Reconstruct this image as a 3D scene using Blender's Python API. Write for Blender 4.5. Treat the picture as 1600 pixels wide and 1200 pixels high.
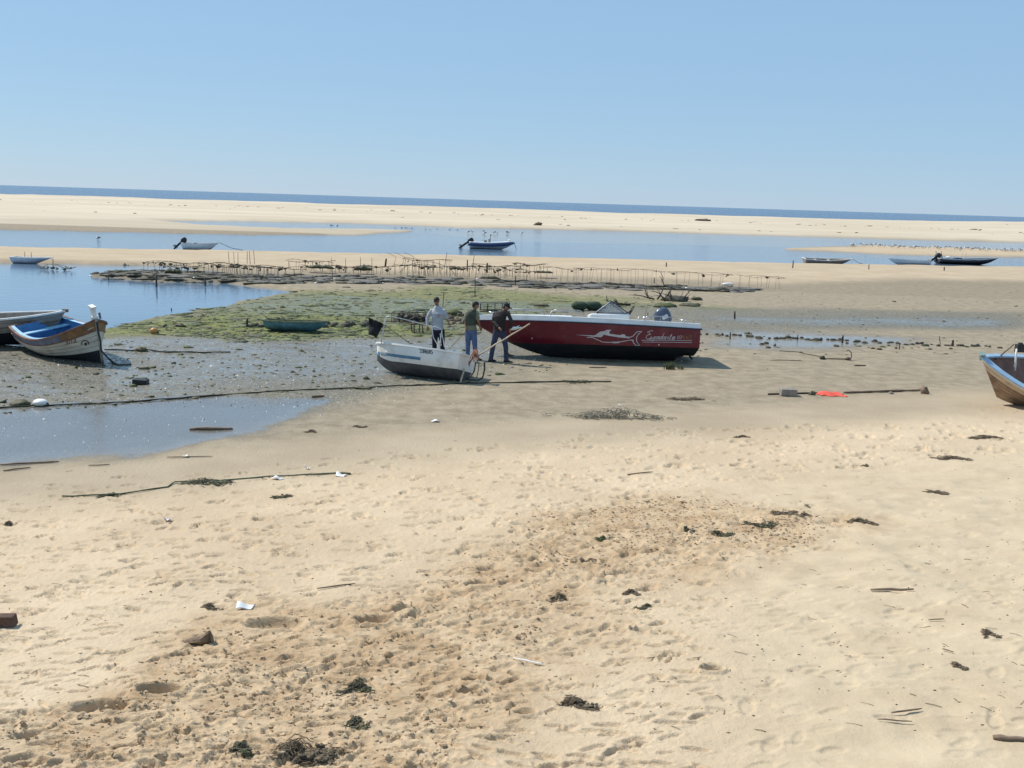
import bpy, bmesh, math, random
import numpy as np
from mathutils import Vector, Matrix

for o in list(bpy.data.objects):
    bpy.data.objects.remove(o)
scene = bpy.context.scene
COL = scene.collection
R = math.radians
random.seed(7)

# ------------------------------------------------------------------ camera
CAM_H = 4.8
F = 1600.0                       # focal length in photo pixels (photo is 1600 x 1200)
ROLL = math.atan(0.03125)
PITCH = math.atan(286.0 * math.cos(ROLL) / F)
cam_d = bpy.data.cameras.new('camera')
cam_d.sensor_width = 36.0
cam_d.lens = 36.0 * F / 1600.0
cam_d.clip_start = 0.1
cam_d.clip_end = 80000.0
cam = bpy.data.objects.new('camera', cam_d)
COL.objects.link(cam)
cam.matrix_world = Matrix.Translation((0, 0, CAM_H)) @ Matrix.Rotation(math.pi / 2 - PITCH, 4, 'X') @ Matrix.Rotation(ROLL, 4, 'Z')
scene.camera = cam

# ------------------------------------------------------------------ sky and sun
SUN_EL = 50.0
SUN_AZ = 28.0                    # degrees in front of straight left
sx = -math.cos(R(SUN_AZ)) * math.cos(R(SUN_EL))
sy = math.sin(R(SUN_AZ)) * math.cos(R(SUN_EL))
sz = math.sin(R(SUN_EL))
world = bpy.data.worlds.new('World')
scene.world = world
world.use_nodes = True
wn = world.node_tree
wn.nodes.clear()
sky = wn.nodes.new('ShaderNodeTexSky')
sky.sky_type = 'NISHITA'
sky.sun_disc = False
sky.sun_elevation = R(SUN_EL)
sky.sun_rotation = math.atan2(sx, sy)
sky.altitude = 0.0
sky.air_density = 1.0
sky.dust_density = 0.0
sky.ozone_density = 1.5
tint = wn.nodes.new('ShaderNodeMix')
tint.data_type = 'RGBA'
tint.blend_type = 'MIX'
tint.inputs[0].default_value = 0.76
tint.inputs[7].default_value = (2.88, 4.8, 7.1, 1)      # flat blue mixed over the whole sky, evening out its gradient
bg = wn.nodes.new('ShaderNodeBackground')
bg.inputs['Strength'].default_value = 0.10
wo = wn.nodes.new('ShaderNodeOutputWorld')
wn.links.new(sky.outputs[0], tint.inputs[6])
wn.links.new(tint.outputs[2], bg.inputs['Color'])
wn.links.new(bg.outputs[0], wo.inputs['Surface'])

sun_d = bpy.data.lights.new('sun', 'SUN')
sun_d.energy = 4.4
sun_d.angle = R(0.53)
sun_d.color = (1.0, 0.95, 0.87)
sun = bpy.data.objects.new('sun', sun_d)
COL.objects.link(sun)
sun.rotation_euler = Vector((sx, sy, sz)).to_track_quat('Z', 'Y').to_euler()
sun.location = (-40, 20, 60)

vs = scene.view_settings
vs.view_transform = 'Standard'
vs.look = 'None'
vs.exposure = 0.15
vs.gamma = 1.0
vs.use_curve_mapping = False
scene.render.resolution_x = 1024
scene.render.resolution_y = 768

# ------------------------------------------------------------------ helpers: picture point -> place
_cr, _sr = math.cos(ROLL), math.sin(ROLL)
_cp, _sp = math.cos(PITCH), math.sin(PITCH)
def ray(px, py):
    u = px - 800.0
    v = 600.0 - py
    u2 = u * _cr - v * _sr
    v2 = v * _cr + u * _sr
    return (u2, v2 * _sp + F * _cp, v2 * _cp - F * _sp)
def plane_pt(px, py, z=0.0):
    d = ray(px, py)
    t = (z - CAM_H) / d[2]
    return (d[0] * t, d[1] * t, z)
def at_y(px, py, Y):
    d = ray(px, py)
    t = Y / d[1]
    return Vector((d[0] * t, Y, CAM_H + d[2] * t))

# ------------------------------------------------------------------ helpers: materials
MATS = {}
def new_mat(name):
    m = bpy.data.materials.new(name)
    m.use_nodes = True
    nt = m.node_tree
    b = nt.nodes['Principled BSDF']
    return m, nt, b
def nd(nt, kind, **kw):
    n = nt.nodes.new(kind)
    for k, v in kw.items():
        setattr(n, k, v)
    return n
def mixc(nt, fac, a, b, mode='MIX'):
    n = nt.nodes.new('ShaderNodeMix')
    n.data_type = 'RGBA'
    n.blend_type = mode
    for idx, val in ((0, fac), (6, a), (7, b)):
        if isinstance(val, bpy.types.NodeSocket):
            nt.links.new(val, n.inputs[idx])
        elif idx == 0:
            n.inputs[0].default_value = val
        else:
            n.inputs[idx].default_value = (val[0], val[1], val[2], 1)
    return n.outputs[2]
def mth(nt, op, a, b=None, c=None, clamp=False):
    n = nt.nodes.new('ShaderNodeMath')
    n.operation = op
    n.use_clamp = clamp
    for i, val in enumerate((a, b, c)):
        if val is None:
            continue
        if isinstance(val, bpy.types.NodeSocket):
            nt.links.new(val, n.inputs[i])
        else:
            n.inputs[i].default_value = val
    return n.outputs[0]
def sstep(nt, x, lo, hi):
    n = nt.nodes.new('ShaderNodeMapRange')
    n.interpolation_type = 'SMOOTHSTEP'
    nt.links.new(x, n.inputs[0])
    n.inputs[1].default_value = lo
    n.inputs[2].default_value = hi
    return n.outputs[0]
def noise(nt, scale, detail=3.0, rough=0.55, vec=None, stretch=None, dist=0.0):
    tc = nt.nodes.new('ShaderNodeTexCoord')
    src = tc.outputs['Object'] if vec is None else vec
    if stretch:
        mp = nt.nodes.new('ShaderNodeMapping')
        mp.inputs['Scale'].default_value = stretch
        nt.links.new(src, mp.inputs[0])
        src = mp.outputs[0]
    n = nt.nodes.new('ShaderNodeTexNoise')
    n.inputs['Scale'].default_value = scale
    n.inputs['Detail'].default_value = detail
    n.inputs['Roughness'].default_value = rough
    n.inputs['Distortion'].default_value = dist
    nt.links.new(src, n.inputs['Vector'])
    return n.outputs['Fac']
def mat(name, col, rough=0.6, metal=0.0, var=0.25, scale=6.0, dirt=None, dirt_amt=0.5, bump=0.0, spec=0.5, stretch=None, bscale=None):
    """Plain procedural material: colour with mottling, optional stains, fine relief."""
    if name in MATS:
        return MATS[name]
    m, nt, b = new_mat(name)
    n1 = noise(nt, scale, 4.0, 0.6, stretch=stretch)
    lo = [c * (1 - var) for c in col]
    hi = [min(1.0, c * (1 + var * 0.6)) for c in col]
    c = mixc(nt, sstep(nt, n1, 0.3, 0.7), lo, hi)
    if dirt:
        n2 = noise(nt, scale * 0.45 + 0.7, 5.0, 0.65)
        c = mixc(nt, mth(nt, 'MULTIPLY', sstep(nt, n2, 0.48, 0.68), dirt_amt), c, dirt)
    nt.links.new(c, b.inputs['Base Color'])
    b.inputs['Roughness'].default_value = rough
    b.inputs['Metallic'].default_value = metal
    b.inputs['Specular IOR Level'].default_value = spec
    if bump:
        bp = nd(nt, 'ShaderNodeBump')
        bp.inputs['Strength'].default_value = 1.0
        bp.inputs['Distance'].default_value = bump
        nt.links.new(noise(nt, bscale or scale * 4, 4.0, 0.65), bp.inputs['Height'])
        nt.links.new(bp.outputs[0], b.inputs['Normal'])
    MATS[name] = m
    return m

# ------------------------------------------------------------------ helpers: numpy noise
def _hash(ix, iy, seed):
    h = (ix.astype(np.int64) * 374761393 + iy.astype(np.int64) * 668265263 + seed * 974634777) & 0x7fffffff
    h = ((h ^ (h >> 13)) * 1274126177) & 0x7fffffff
    h = (h ^ (h >> 16)) & 0xffff
    return h.astype(np.float32) / 65535.0
def vnoise(x, y, seed=0):
    fx = np.floor(x); fy = np.floor(y)
    tx = (x - fx).astype(np.float32); ty = (y - fy).astype(np.float32)
    tx = tx * tx * (3 - 2 * tx); ty = ty * ty * (3 - 2 * ty)
    a = _hash(fx, fy, seed); b = _hash(fx + 1, fy, seed)
    c = _hash(fx, fy + 1, seed); d = _hash(fx + 1, fy + 1, seed)
    return (a * (1 - tx) + b * tx) * (1 - ty) + (c * (1 - tx) + d * tx) * ty
def fbm(x, y, scale, octv=3, seed=0, gain=0.5):
    s = np.zeros_like(x, dtype=np.float32); amp = 1.0; tot = 0.0; f = scale
    for k in range(octv):
        s += amp * vnoise(x * f + 17.3 * k, y * f - 9.1 * k, seed + k * 31)
        tot += amp; amp *= gain; f *= 2.03
    return s / tot
def smooth(a, lo, hi):
    t = np.clip((a - lo) / (hi - lo), 0, 1)
    return t * t * (3 - 2 * t)
def poly_sd(X, Y, pts):
    """signed distance in metres, positive inside"""
    d2 = np.full(X.shape, 1e12, dtype=np.float32)
    ins = np.zeros(X.shape, dtype=bool)
    n = len(pts)
    for i in range(n):
        ax, ay = pts[i]; bx, by = pts[(i + 1) % n]
        ex, ey = bx - ax, by - ay
        L = ex * ex + ey * ey + 1e-9
        t = np.clip(((X - ax) * ex + (Y - ay) * ey) / L, 0, 1)
        dx = X - (ax + t * ex); dy = Y - (ay + t * ey)
        d2 = np.minimum(d2, dx * dx + dy * dy)
        c = ((ay > Y) != (by > Y))
        xi = ex * (Y - ay) / (ey if abs(ey) > 1e-9 else 1e-9) + ax
        ins ^= (c & (X < xi))
    d = np.sqrt(d2)
    return np.where(ins, d, -d)
# ------------------------------------------------------------------ ground
WL = -0.10                       # level of the lagoon and of the sea
rows = np.concatenate([
    4.8 * 1600.0 / np.arange(16.0, 60.0, 0.75),
    4.8 * 1600.0 / np.arange(60.0, 300.0, 1.2),
    4.8 * 1600.0 / np.arange(300.0, 1300.0, 1.75),
    np.linspace(5.8, -14.0, 22)])
NU = 900
ug = np.linspace(-1.0, 1.0, NU)
Wr = np.where(rows > 4.0, 0.60 * rows + 2.0, 4.4 + (4.0 - rows) * 0.5)
GX = (Wr[:, None] * ug[None, :]).astype(np.float32)
GY = np.repeat(rows[:, None], NU, 1).astype(np.float32)

def zone(px_pts, soft, z=0.0, jitter=0.0, seed=3, jscale=0.3):
    pts = [plane_pt(a, b, z)[:2] for a, b in px_pts]
    X, Y = GX, GY
    if jitter:
        X = X + (fbm(GX, GY, jscale, 3, seed) - 0.5) * 2 * jitter
        Y = Y + (fbm(GX, GY, jscale, 3, seed + 5) - 0.5) * 2 * jitter
    return smooth(poly_sd(X, Y, pts), -soft, soft)

main_up = [(-300, 352), (0, 357), (200, 362), (400, 366), (560, 366), (640, 361.5), (680, 355), (800, 356), (1000, 361), (1200, 367), (1400, 373), (1600, 378), (1900, 387)]
main_lo = [(1900, 424), (1600, 417), (1400, 414.5), (1200, 411), (1000, 406), (800, 401), (600, 397), (400, 393), (200, 389.5), (0, 386), (-300, 379)]
z_main = zone(main_up + main_lo, 1.0, jitter=0.9, jscale=0.12)
z_inlet = zone([(250, 344), (400, 345), (550, 348), (700, 353), (720, 358), (660, 360), (560, 357), (450, 356), (330, 351)], 2.0)
z_shal = zone([(640, 361), (760, 361), (900, 363), (1100, 367), (1340, 376), (1330, 386), (1240, 388), (1100, 384), (900, 381), (780, 377), (690, 369)], 3.0)
z_spit = zone([(1215, 388.5), (1290, 385), (1330, 383), (1400, 385), (1500, 388), (1600, 392), (1900, 402), (1900, 408), (1600, 400.5), (1500, 399.5), (1400, 397), (1300, 391.5)], 1.2)
z_pool = zone([(-300, 400), (0, 408), (140, 411), (280, 413), (310, 420), (330, 438), (380, 443), (430, 449), (455, 453), (420, 461), (370, 468), (330, 480), (260, 491), (205, 497), (185, 503), (150, 512), (0, 520), (-300, 530)], 0.6, jitter=0.8, jscale=0.35)
bank_px = [(132, 429), (160, 424), (210, 421), (330, 427), (480, 430), (640, 433), (760, 437), (900, 442), (1050, 447), (1175, 451), (1170, 456), (1000, 454), (850, 450), (700, 444), (520, 442.5), (420, 442), (330, 440), (240, 438), (160, 431)]
z_bank = zone(bank_px, 0.7, jitter=0.5)
z_pale = zone([(-300, 379), (0, 386), (400, 393), (800, 401), (1200, 411), (1600, 417), (1900, 424), (1900, 446), (1600, 441), (1400, 438), (1200, 446), (1100, 440), (900, 434), (700, 428), (480, 424), (300, 416), (140, 411), (0, 408), (-300, 400)], 2.0, jitter=1.2, jscale=0.2)
z_alg = zone([(165, 510), (235, 496), (330, 479), (385, 465), (440, 452), (700, 447), (900, 457), (1050, 472), (1180, 480), (1000, 486), (880, 490), (760, 500), (745, 525), (560, 528), (400, 538), (300, 528), (200, 521)], 3.0, jitter=2.0)
z_alg2 = zone([(170, 510), (260, 495), (340, 488), (420, 494), (600, 505), (700, 518), (560, 526), (400, 536), (300, 526), (200, 520)], 2.2, jitter=1.6)
z_alg3 = zone([(1230, 440), (1400, 440), (1600, 444), (1600, 451), (1400, 449), (1250, 447)], 1.5, jitter=1.0)
z_alg4 = zone([(1200, 592), (1400, 577), (1580, 570), (1560, 588), (1380, 598), (1230, 602)], 1.2, jitter=0.6)
z_pud = zone([(-300, 655), (0, 645), (180, 632), (330, 626), (420, 630), (505, 628), (455, 655), (400, 673), (300, 694), (200, 709), (100, 720), (0, 729), (-300, 752)], 0.8, jitter=0.5, jscale=0.9)
z_strip = zone([(1090, 530), (1100, 516), (1300, 522), (1460, 527), (1440, 541), (1330, 548), (1200, 548), (1100, 549)], 1.6, jitter=1.0)
z_strip2 = zone([(1090, 492), (1300, 494), (1600, 500), (1600, 516), (1400, 514), (1200, 508), (1090, 505)], 2.5, jitter=1.6)
z_glit = zone([(-300, 535), (180, 522), (420, 536), (590, 527), (800, 532), (850, 560), (760, 585), (560, 606), (300, 620), (0, 640), (-300, 660)], 2.2, jitter=1.2)
z_mudl = zone([(-300, 500), (180, 500), (460, 460), (760, 470), (1100, 480), (1620, 490), (1620, 515), (1100, 520), (860, 548), (600, 605), (440, 650), (0, 730), (-300, 760)], 1.2, jitter=0.6)
DIST_PX = [(-60, 1120), (120, 1080), (210, 1050), (300, 950), (420, 925), (560, 905), (690, 860), (800, 800), (820, 770), (960, 750), (1080, 735), (1200, 755), (1330, 790), (1290, 825), (1130, 860), (960, 880), (880, 930), (850, 1010), (800, 1090), (730, 1160), (640, 1300), (-60, 1300)]
z_dist = zone(DIST_PX, 0.75, z=0.75, jitter=0.8, jscale=1.0)

foot = (21.6 + 0.50 * GX - GY) / 1.118 + (fbm(GX, GY, 0.12, 2, 21) - 0.5) * 1.2
beach = np.where(foot > 0, foot, 0)
beach = 0.060 * (np.sqrt(beach * beach + 1.0) - 1.0)

land = 0.03 + (fbm(GX, GY, 0.35, 3, 4) - 0.5) * 0.05
Z = land + beach
Z += z_pale * 0.10
Z = Z * (1 - z_pool) + (-0.35) * z_pool
# the far barrier of sand
near_edge = zone([(-900, 300), (-900, 338), (-300, 343), (250, 343.5), (400, 344.5), (560, 347.5), (700, 353), (800, 355.5), (1000, 360.5), (1200, 366.5), (1400, 372.5), (1600, 377.5), (2300, 400), (2300, 365), (1600, 343), (800, 317.5)], 3.0)
u_dir = GX / np.maximum(GY, 1.0)
crest = 2.0 + 1.15 * smooth(u_dir, 0.30, 0.52) - 0.2 * smooth(-u_dir, 0.2, 0.5)
crest = crest + (fbm(GX, GY, 0.035, 4, 77) - 0.5) * 0.9
far_y = GY
prof = smooth(far_y, 165, 330) * (1 - smooth(far_y, 345, 400) * 1.6)
Z = np.where(far_y > 130, np.maximum(Z * 0 + 0.05, 0.05) + near_edge * (0.15 + crest * prof), Z)
Z = np.where(far_y > 372, np.minimum(Z, 1.8 - (far_y - 372) * 0.1), Z)
Z = Z * (1 - z_inlet) - 0.4 * z_inlet
Z = Z * (1 - z_main) - 0.45 * z_main
Z = Z * (1 - z_shal) + (WL + 0.012 + (fbm(GX, GY, 0.08, 3, 9) - 0.5) * 0.05) * z_shal
Z = Z * (1 - z_spit) + 0.10 * z_spit
Z = Z * (1 - z_bank) + (0.06 + (fbm(GX, GY, 0.6, 3, 14) - 0.5) * 0.16) * z_bank
Z -= 0.03 * z_pud + 0.02 * z_strip
mudrough = np.clip(z_glit + z_alg + 0.6 * z_mudl, 0, 1) * (1 - z_pud) * (1 - z_pool)
Z += mudrough * (fbm(GX, GY, 1.6, 3, 51) - 0.5) * 0.07
# soft windblown relief of the dry sand and the churned, damp part
dry = smooth(foot, 1.2, 4.5)
right_soft = smooth(GX - (0.18 * GY - 0.2), 0.0, 1.6) * smooth(foot, 5, 9)
Z += dry * (fbm(GX, GY, 1.1, 3, 61) - 0.5) * 0.07
Z += right_soft * (fbm(GX, GY, 2.4, 2, 71) - 0.5) * 0.06
lump = fbm(GX, GY, 5.0, 4, 81, 0.6) - 0.5
ridg = np.abs(fbm(GX, GY, 3.1, 3, 91) - 0.5)
patch = 0.45 + 0.75 * smooth(fbm(GX, GY, 0.9, 2, 101), 0.35, 0.65)
clod = smooth(fbm(GX * 0.62, GY, 10.0, 3, 95, 0.6), 0.50, 0.66)
Z += z_dist * patch * (lump * 0.024 - ridg * 0.028 + 0.006 + clod * 0.009 + (fbm(GX * 0.7, GY, 30.0, 2, 99) - 0.5) * 0.014)
Z += (dry * (1 - z_dist) * (1 - 0.6 * right_soft)) * (fbm(GX, GY, 9.0, 2, 97) - 0.5) * 0.012
ZB = Z.copy()

def row_of(y):
    return np.searchsorted(-rows, -y)
def ground_z(x, y, src=None):
    A = Z if src is None else src
    j = int(np.clip(np.searchsorted(-rows, -y) - 1, 0, len(rows) - 2))
    ty = (rows[j] - y) / (rows[j] - rows[j + 1])
    w = Wr[j] * (1 - ty) + Wr[j + 1] * ty
    fi = np.clip((x / w + 1) * 0.5 * (NU - 1), 0, NU - 1.001)
    i = int(fi); tx = fi - i
    a = A[j, i] * (1 - tx) + A[j, i + 1] * tx
    b = A[j + 1, i] * (1 - tx) + A[j + 1, i + 1] * tx
    return float(a * (1 - ty) + b * ty)
def G(px, py, src=None):
    z = 0.0
    for k in range(10):
        p = plane_pt(px, py, z)
        z = 0.4 * z + 0.6 * ground_z(p[0], p[1], src)
    p = plane_pt(px, py, z)
    return Vector((p[0], p[1], ground_z(p[0], p[1], src)))

def dent(x, y, ang, la, lb, depth, rim=0.35):
    """an oval hollow with a raised lip, pressed into the sand"""
    r = max(la, lb) * 1.9
    j0 = int(np.searchsorted(-rows, -(y + r))); j1 = int(np.searchsorted(-rows, -(y - r)))
    if j1 - j0 < 2:
        return
    w = Wr[(j0 + j1) // 2]
    i0 = int(max(0, ((x - r) / w + 1) * 0.5 * (NU - 1))); i1 = int(min(NU, ((x + r) / w + 1) * 0.5 * (NU - 1) + 2))
    if i1 - i0 < 2:
        return
    X = GX[j0:j1, i0:i1] - x; Y = GY[j0:j1, i0:i1] - y
    c, s = math.cos(ang), math.sin(ang)
    a = (X * c + Y * s) / la; b = (-X * s + Y * c) / lb
    q = np.sqrt(a * a + b * b)
    Z[j0:j1, i0:i1] += depth * (-(1 - smooth(q, 0.66, 1.02)) + rim * np.exp(-((q - 1.16) / 0.17) ** 2))

rng = random.Random(11)
# footprints and scuffs: trails over the smooth sand, many more in the churned part
def soft_side(x, y):
    return x - (0.18 * y - 0.2) > 0.5 and (21.6 + 0.5 * x - y) / 1.118 > 6.5
for k in range(2900):
    px = rng.uniform(-60, 1660)
    py = 640 + 700 * rng.random() ** 1.5
    p = plane_pt(px, py, 0.5)
    f = (21.6 + 0.5 * p[0] - p[1]) / 1.118
    if f < 1.6 or (f < 4.0 and rng.random() < 0.45):
        continue
    sc = rng.uniform(0.6, 1.1)
    if soft_side(p[0], p[1]):
        if rng.random() < 0.3:
            dent(p[0], p[1], rng.gauss(0.2, 0.6), 0.17 * sc, 0.075 * sc, rng.uniform(0.004, 0.016), 0.12)
        continue
    kf = min(2.3, max(1.0, p[1] / 8.5))
    dent(p[0], p[1], rng.gauss(0.15, 0.4), 0.125 * sc * kf ** 0.3, 0.038 * sc * kf, rng.uniform(0.013, 0.032) * kf ** 0.9, 0.3)
for k in range(60):              # trails of steps
    px = rng.uniform(0, 1600); py = rng.uniform(660, 1150)
    p = plane_pt(px, py, 0.5)
    h = rng.gauss(0.35, 0.35)
    x, y = p[0], p[1]
    for st in range(rng.randint(6, 16)):
        side = 0.09 if st % 2 else -0.09
        xx = x - math.sin(h) * side; yy = y + math.cos(h) * side
        f = (21.6 + 0.5 * xx - yy) / 1.118
        if f > 2.0 and yy > 5.5:
            dent(xx, yy, h, 0.135, 0.048, rng.uniform(0.012, 0.028) * (0.4 if soft_side(xx, yy) else 1.0), 0.12 if soft_side(xx, yy) else 0.3)
        x += math.cos(h) * 0.62; y += math.sin(h) * 0.62
        h += rng.gauss(0, 0.06)
dist_w = [plane_pt(a, b, 0.75)[:2] for a, b in DIST_PX]
for k in range(1500):
    px = rng.uniform(-60, 1350); py = rng.uniform(730, 1230)
    p = plane_pt(px, py, 0.75)
    if poly_sd(np.array([p[0]]), np.array([p[1]]), dist_w)[0] < 0.0:
        continue
    sc = rng.uniform(0.4, 1.15)
    dent(p[0], p[1], rng.gauss(0.1, 0.6), 0.135 * sc, 0.055 * sc, rng.uniform(0.006, 0.026), rng.uniform(0.2, 0.6))
for k in range(260):
    px = rng.uniform(800, 1330); py = rng.uniform(730, 880)
    p = plane_pt(px, py, 0.75)
    if poly_sd(np.array([p[0]]), np.array([p[1]]), dist_w)[0] < -0.3:
        continue
    sc = rng.uniform(0.5, 1.2)
    dent(p[0], p[1], rng.gauss(0.1, 0.6), 0.15 * sc, 0.06 * sc, rng.uniform(0.010, 0.030), rng.uniform(0.1, 0.35))
for (px, py, la, lb, dp) in [(1112, 1046, .11, .08, .08), (585, 945, .22, .13, .10), (430, 948, .3, .16, .07), (640, 925, .16, .1, .06), (740, 1055, .1, .08, .08),
                             (735, 1072, .11, .06, .07), (250, 1062, .2, .1, .07), (150, 1090, .25, .12, .06), (750, 885, .18, .1, .07), (820, 1110, .1, .06, .04),
                             (975, 968, .1, .05, .06), (1000, 973, .1, .06, .05), (840, 866, .15, .07, .06), (915, 877, .17, .08, .05), (1065, 800, .12, .07, .05), (1150, 793, .12, .08, .06)]:
    p = plane_pt(px, py, 0.75)
    dent(p[0], p[1], 0.1, la, lb, dp, 0.5)

# ---- zone weights carried on the mesh
n_rows = len(rows)
verts = np.stack([GX, GY, Z], -1).reshape(-1, 3).astype(np.float32)
jj, ii = np.meshgrid(np.arange(n_rows - 1), np.arange(NU - 1), indexing='ij')
a = (jj * NU + ii).ravel()
quads = np.stack([a, a + NU, a + NU + 1, a + 1], -1).astype(np.int32)
gm = bpy.data.meshes.new('sand_ground')
gm.vertices.add(len(verts)); gm.vertices.foreach_set('co', verts.ravel())
gm.loops.add(quads.size); gm.loops.foreach_set('vertex_index', quads.ravel())
gm.polygons.add(len(quads))
gm.polygons.foreach_set('loop_start', np.arange(0, quads.size, 4, dtype=np.int32))
gm.polygons.foreach_set('loop_total', np.full(len(quads), 4, dtype=np.int32))
gm.polygons.foreach_set('use_smooth', np.ones(len(quads), dtype=bool))
gm.update(calc_edges=True)

far_sand = np.where(GY > 130, 1.0, 0.0)
sandw = np.clip(dry + 0.85 * z_pale * (1 - z_pool) + far_sand * (1 - z_main) + z_spit, 0, 1)
damp = smooth(foot, -1.2, 0.6) * (1 - z_pud)
greybar = far_sand * (1 - z_main) * (1 - z_inlet)
alg = np.clip(0.80 * z_alg + 0.62 * z_alg2 + 0.35 * z_alg3 + 0.28 * z_alg4, 0, 1) * (1 - z_pool)
wet = np.clip(z_pud * 1.0 + 0.62 * z_strip + 0.34 * z_strip2 + 0.34 * z_glit * (1 - z_alg2) + 0.27 * z_alg * (1 - z_alg2) + z_shal * 0.9 + 0.2 * z_mudl, 0, 1) * (1 - dry)
edge_wet = np.where(GY > 60, 0.85 * smooth(-(Z - WL), -0.42, 0.0), smooth(-(Z - WL), -0.09, -0.0))
def attr(name, r, g, b, a):
    at = gm.attributes.new(name, 'FLOAT_COLOR', 'POINT')
    d = np.stack([r, g, b, a], -1).astype(np.float32).reshape(-1)
    at.data.foreach_set('color', d)
attr('zone_a', sandw, z_dist * dry, alg, wet)
attr('zone_b', damp, right_soft, z_bank, np.clip(z_mudl + z_glit, 0, 1))
attr('zone_c', greybar, z_shal, edge_wet, z_pud)

m, nt, b = new_mat('sand_and_mud')
def at_node(name):
    n = nd(nt, 'ShaderNodeAttribute', attribute_name=name)
    s = nd(nt, 'ShaderNodeSeparateColor')
    nt.links.new(n.outputs['Color'], s.inputs[0])
    return s.outputs[0], s.outputs[1], s.outputs[2], n.outputs['Alpha']
A = at_node('zone_a'); B = at_node('zone_b'); Cc = at_node('zone_c')
n_big = noise(nt, 0.35, 4.0, 0.6)
n_mid = noise(nt, 2.2, 5.0, 0.65)
n_fine = noise(nt, 14.0, 4.0, 0.7)
n_grain = noise(nt, 90.0, 2.0, 0.7)
n_str = noise(nt, 1.0, 5.0, 0.65, stretch=(0.35, 1.3, 1.0))
mud = mixc(nt, sstep(nt, n_mid, 0.3, 0.7), (0.240, 0.192, 0.128), (0.355, 0.288, 0.200))
mud_l = mixc(nt, sstep(nt, n_fine, 0.35, 0.68), (0.125, 0.113, 0.083), (0.285, 0.255, 0.195))
n_spk = noise(nt, 10.0, 3.0, 0.8)
n_spk2 = noise(nt, 23.0, 2.0, 0.7)
mud_l = mixc(nt, mth(nt, 'MULTIPLY', sstep(nt, n_spk, 0.52, 0.62), 0.75), mud_l, (0.075, 0.070, 0.045))
mud_l = mixc(nt, mth(nt, 'MULTIPLY', sstep(nt, n_spk2, 0.60, 0.68), 0.7), mud_l, (0.50, 0.46, 0.38))
mud_l = mixc(nt, mth(nt, 'MULTIPLY', sstep(nt, n_mid, 0.52, 0.72), 0.55), mud_l, (0.14, 0.14, 0.055))
c = mixc(nt, B[3], mud, mud_l)
dampc = mixc(nt, sstep(nt, n_big, 0.3, 0.7), (0.35, 0.275, 0.185), (0.43, 0.345, 0.235))
c = mixc(nt, B[0], c, dampc)
sand = mixc(nt, sstep(nt, n_big, 0.3, 0.7), (0.515, 0.390, 0.255), (0.605, 0.472, 0.318))
sand = mixc(nt, mth(nt, 'MULTIPLY', sstep(nt, n_fine, 0.5, 0.75), 0.25), sand, (0.41, 0.30, 0.18))
sand = mixc(nt, B[1], sand, mixc(nt, sstep(nt, n_mid, 0.3, 0.7), (0.475, 0.372, 0.245), (0.548, 0.437, 0.295)))
dist = mixc(nt, sstep(nt, n_mid, 0.32, 0.66), (0.400, 0.272, 0.155), (0.540, 0.402, 0.254))
dist = mixc(nt, mth(nt, 'MULTIPLY', sstep(nt, n_fine, 0.5, 0.7), 0.5), dist, (0.355, 0.240, 0.135))
n_tone = noise(nt, 0.9, 3.0, 0.6, stretch=(0.45, 1.0, 1.0))
sand = mixc(nt, mth(nt, 'MULTIPLY', sstep(nt, n_tone, 0.50, 0.75), 0.38), sand, (0.43, 0.315, 0.195))
sand = mixc(nt, mth(nt, 'MULTIPLY', Cc[0], 0.85), sand, mixc(nt, sstep(nt, noise(nt, 0.06, 5.0, 0.65, stretch=(0.3, 1.0, 1.0)), 0.35, 0.65), (0.50, 0.415, 0.30), (0.60, 0.515, 0.39)))
sand = mixc(nt, A[1], sand, dist)
c = mixc(nt, A[0], c, sand)
algm = mth(nt, 'MULTIPLY', A[2], sstep(nt, mth(nt, 'ADD', mth(nt, 'MULTIPLY', n_str, 0.7), mth(nt, 'MULTIPLY', A[2], 0.45)), 0.42, 0.70))
algc = mixc(nt, sstep(nt, n_spk, 0.38, 0.64), (0.060, 0.072, 0.020), (0.215, 0.225, 0.070))
algc = mixc(nt, sstep(nt, n_mid, 0.45, 0.75), algc, (0.26, 0.265, 0.065))
c = mixc(nt, algm, c, algc)
bankc = mixc(nt, sstep(nt, n_fine, 0.35, 0.65), (0.045, 0.042, 0.034), (0.16, 0.145, 0.115))
c = mixc(nt, mth(nt, 'MULTIPLY', B[2], 0.65), c, bankc)
c = mixc(nt, mth(nt, 'MULTIPLY', Cc[1], 0.8), c, (0.22, 0.20, 0.19))
# wet film: shape of the puddles
n_ms = noise(nt, 6.0, 4.0, 0.75)
wf = mth(nt, 'ADD', mth(nt, 'MULTIPLY', n_str, 0.35), mth(nt, 'MULTIPLY', n_ms, 0.95))
wsum = mth(nt, 'ADD', wf, A[3])
wetm = sstep(nt, wsum, 1.06, 1.34)
wetd = sstep(nt, wsum, 0.80, 1.2)
c = mixc(nt, mth(nt, 'MULTIPLY', wetd, 0.35), c, (0.10, 0.09, 0.075))
c = mixc(nt, mth(nt, 'MULTIPLY', Cc[3], 0.6), c, (0.085, 0.082, 0.078))
c = mixc(nt, mth(nt, 'MULTIPLY', Cc[2], 0.45), c, (0.20, 0.16, 0.11))
nt.links.new(c, b.inputs['Base Color'])
rgh = mth(nt, 'SUBTRACT', 0.9, mth(nt, 'MULTIPLY', wetd, 0.28))
nt.links.new(rgh, b.inputs['Roughness'])
b.inputs['Specular IOR Level'].default_value = 0.3
nt.links.new(wetm, b.inputs['Coat Weight'])
b.inputs['Coat Roughness'].default_value = 0.13
b.inputs['Coat IOR'].default_value = 1.45
bp = nd(nt, 'ShaderNodeBump')
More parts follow.
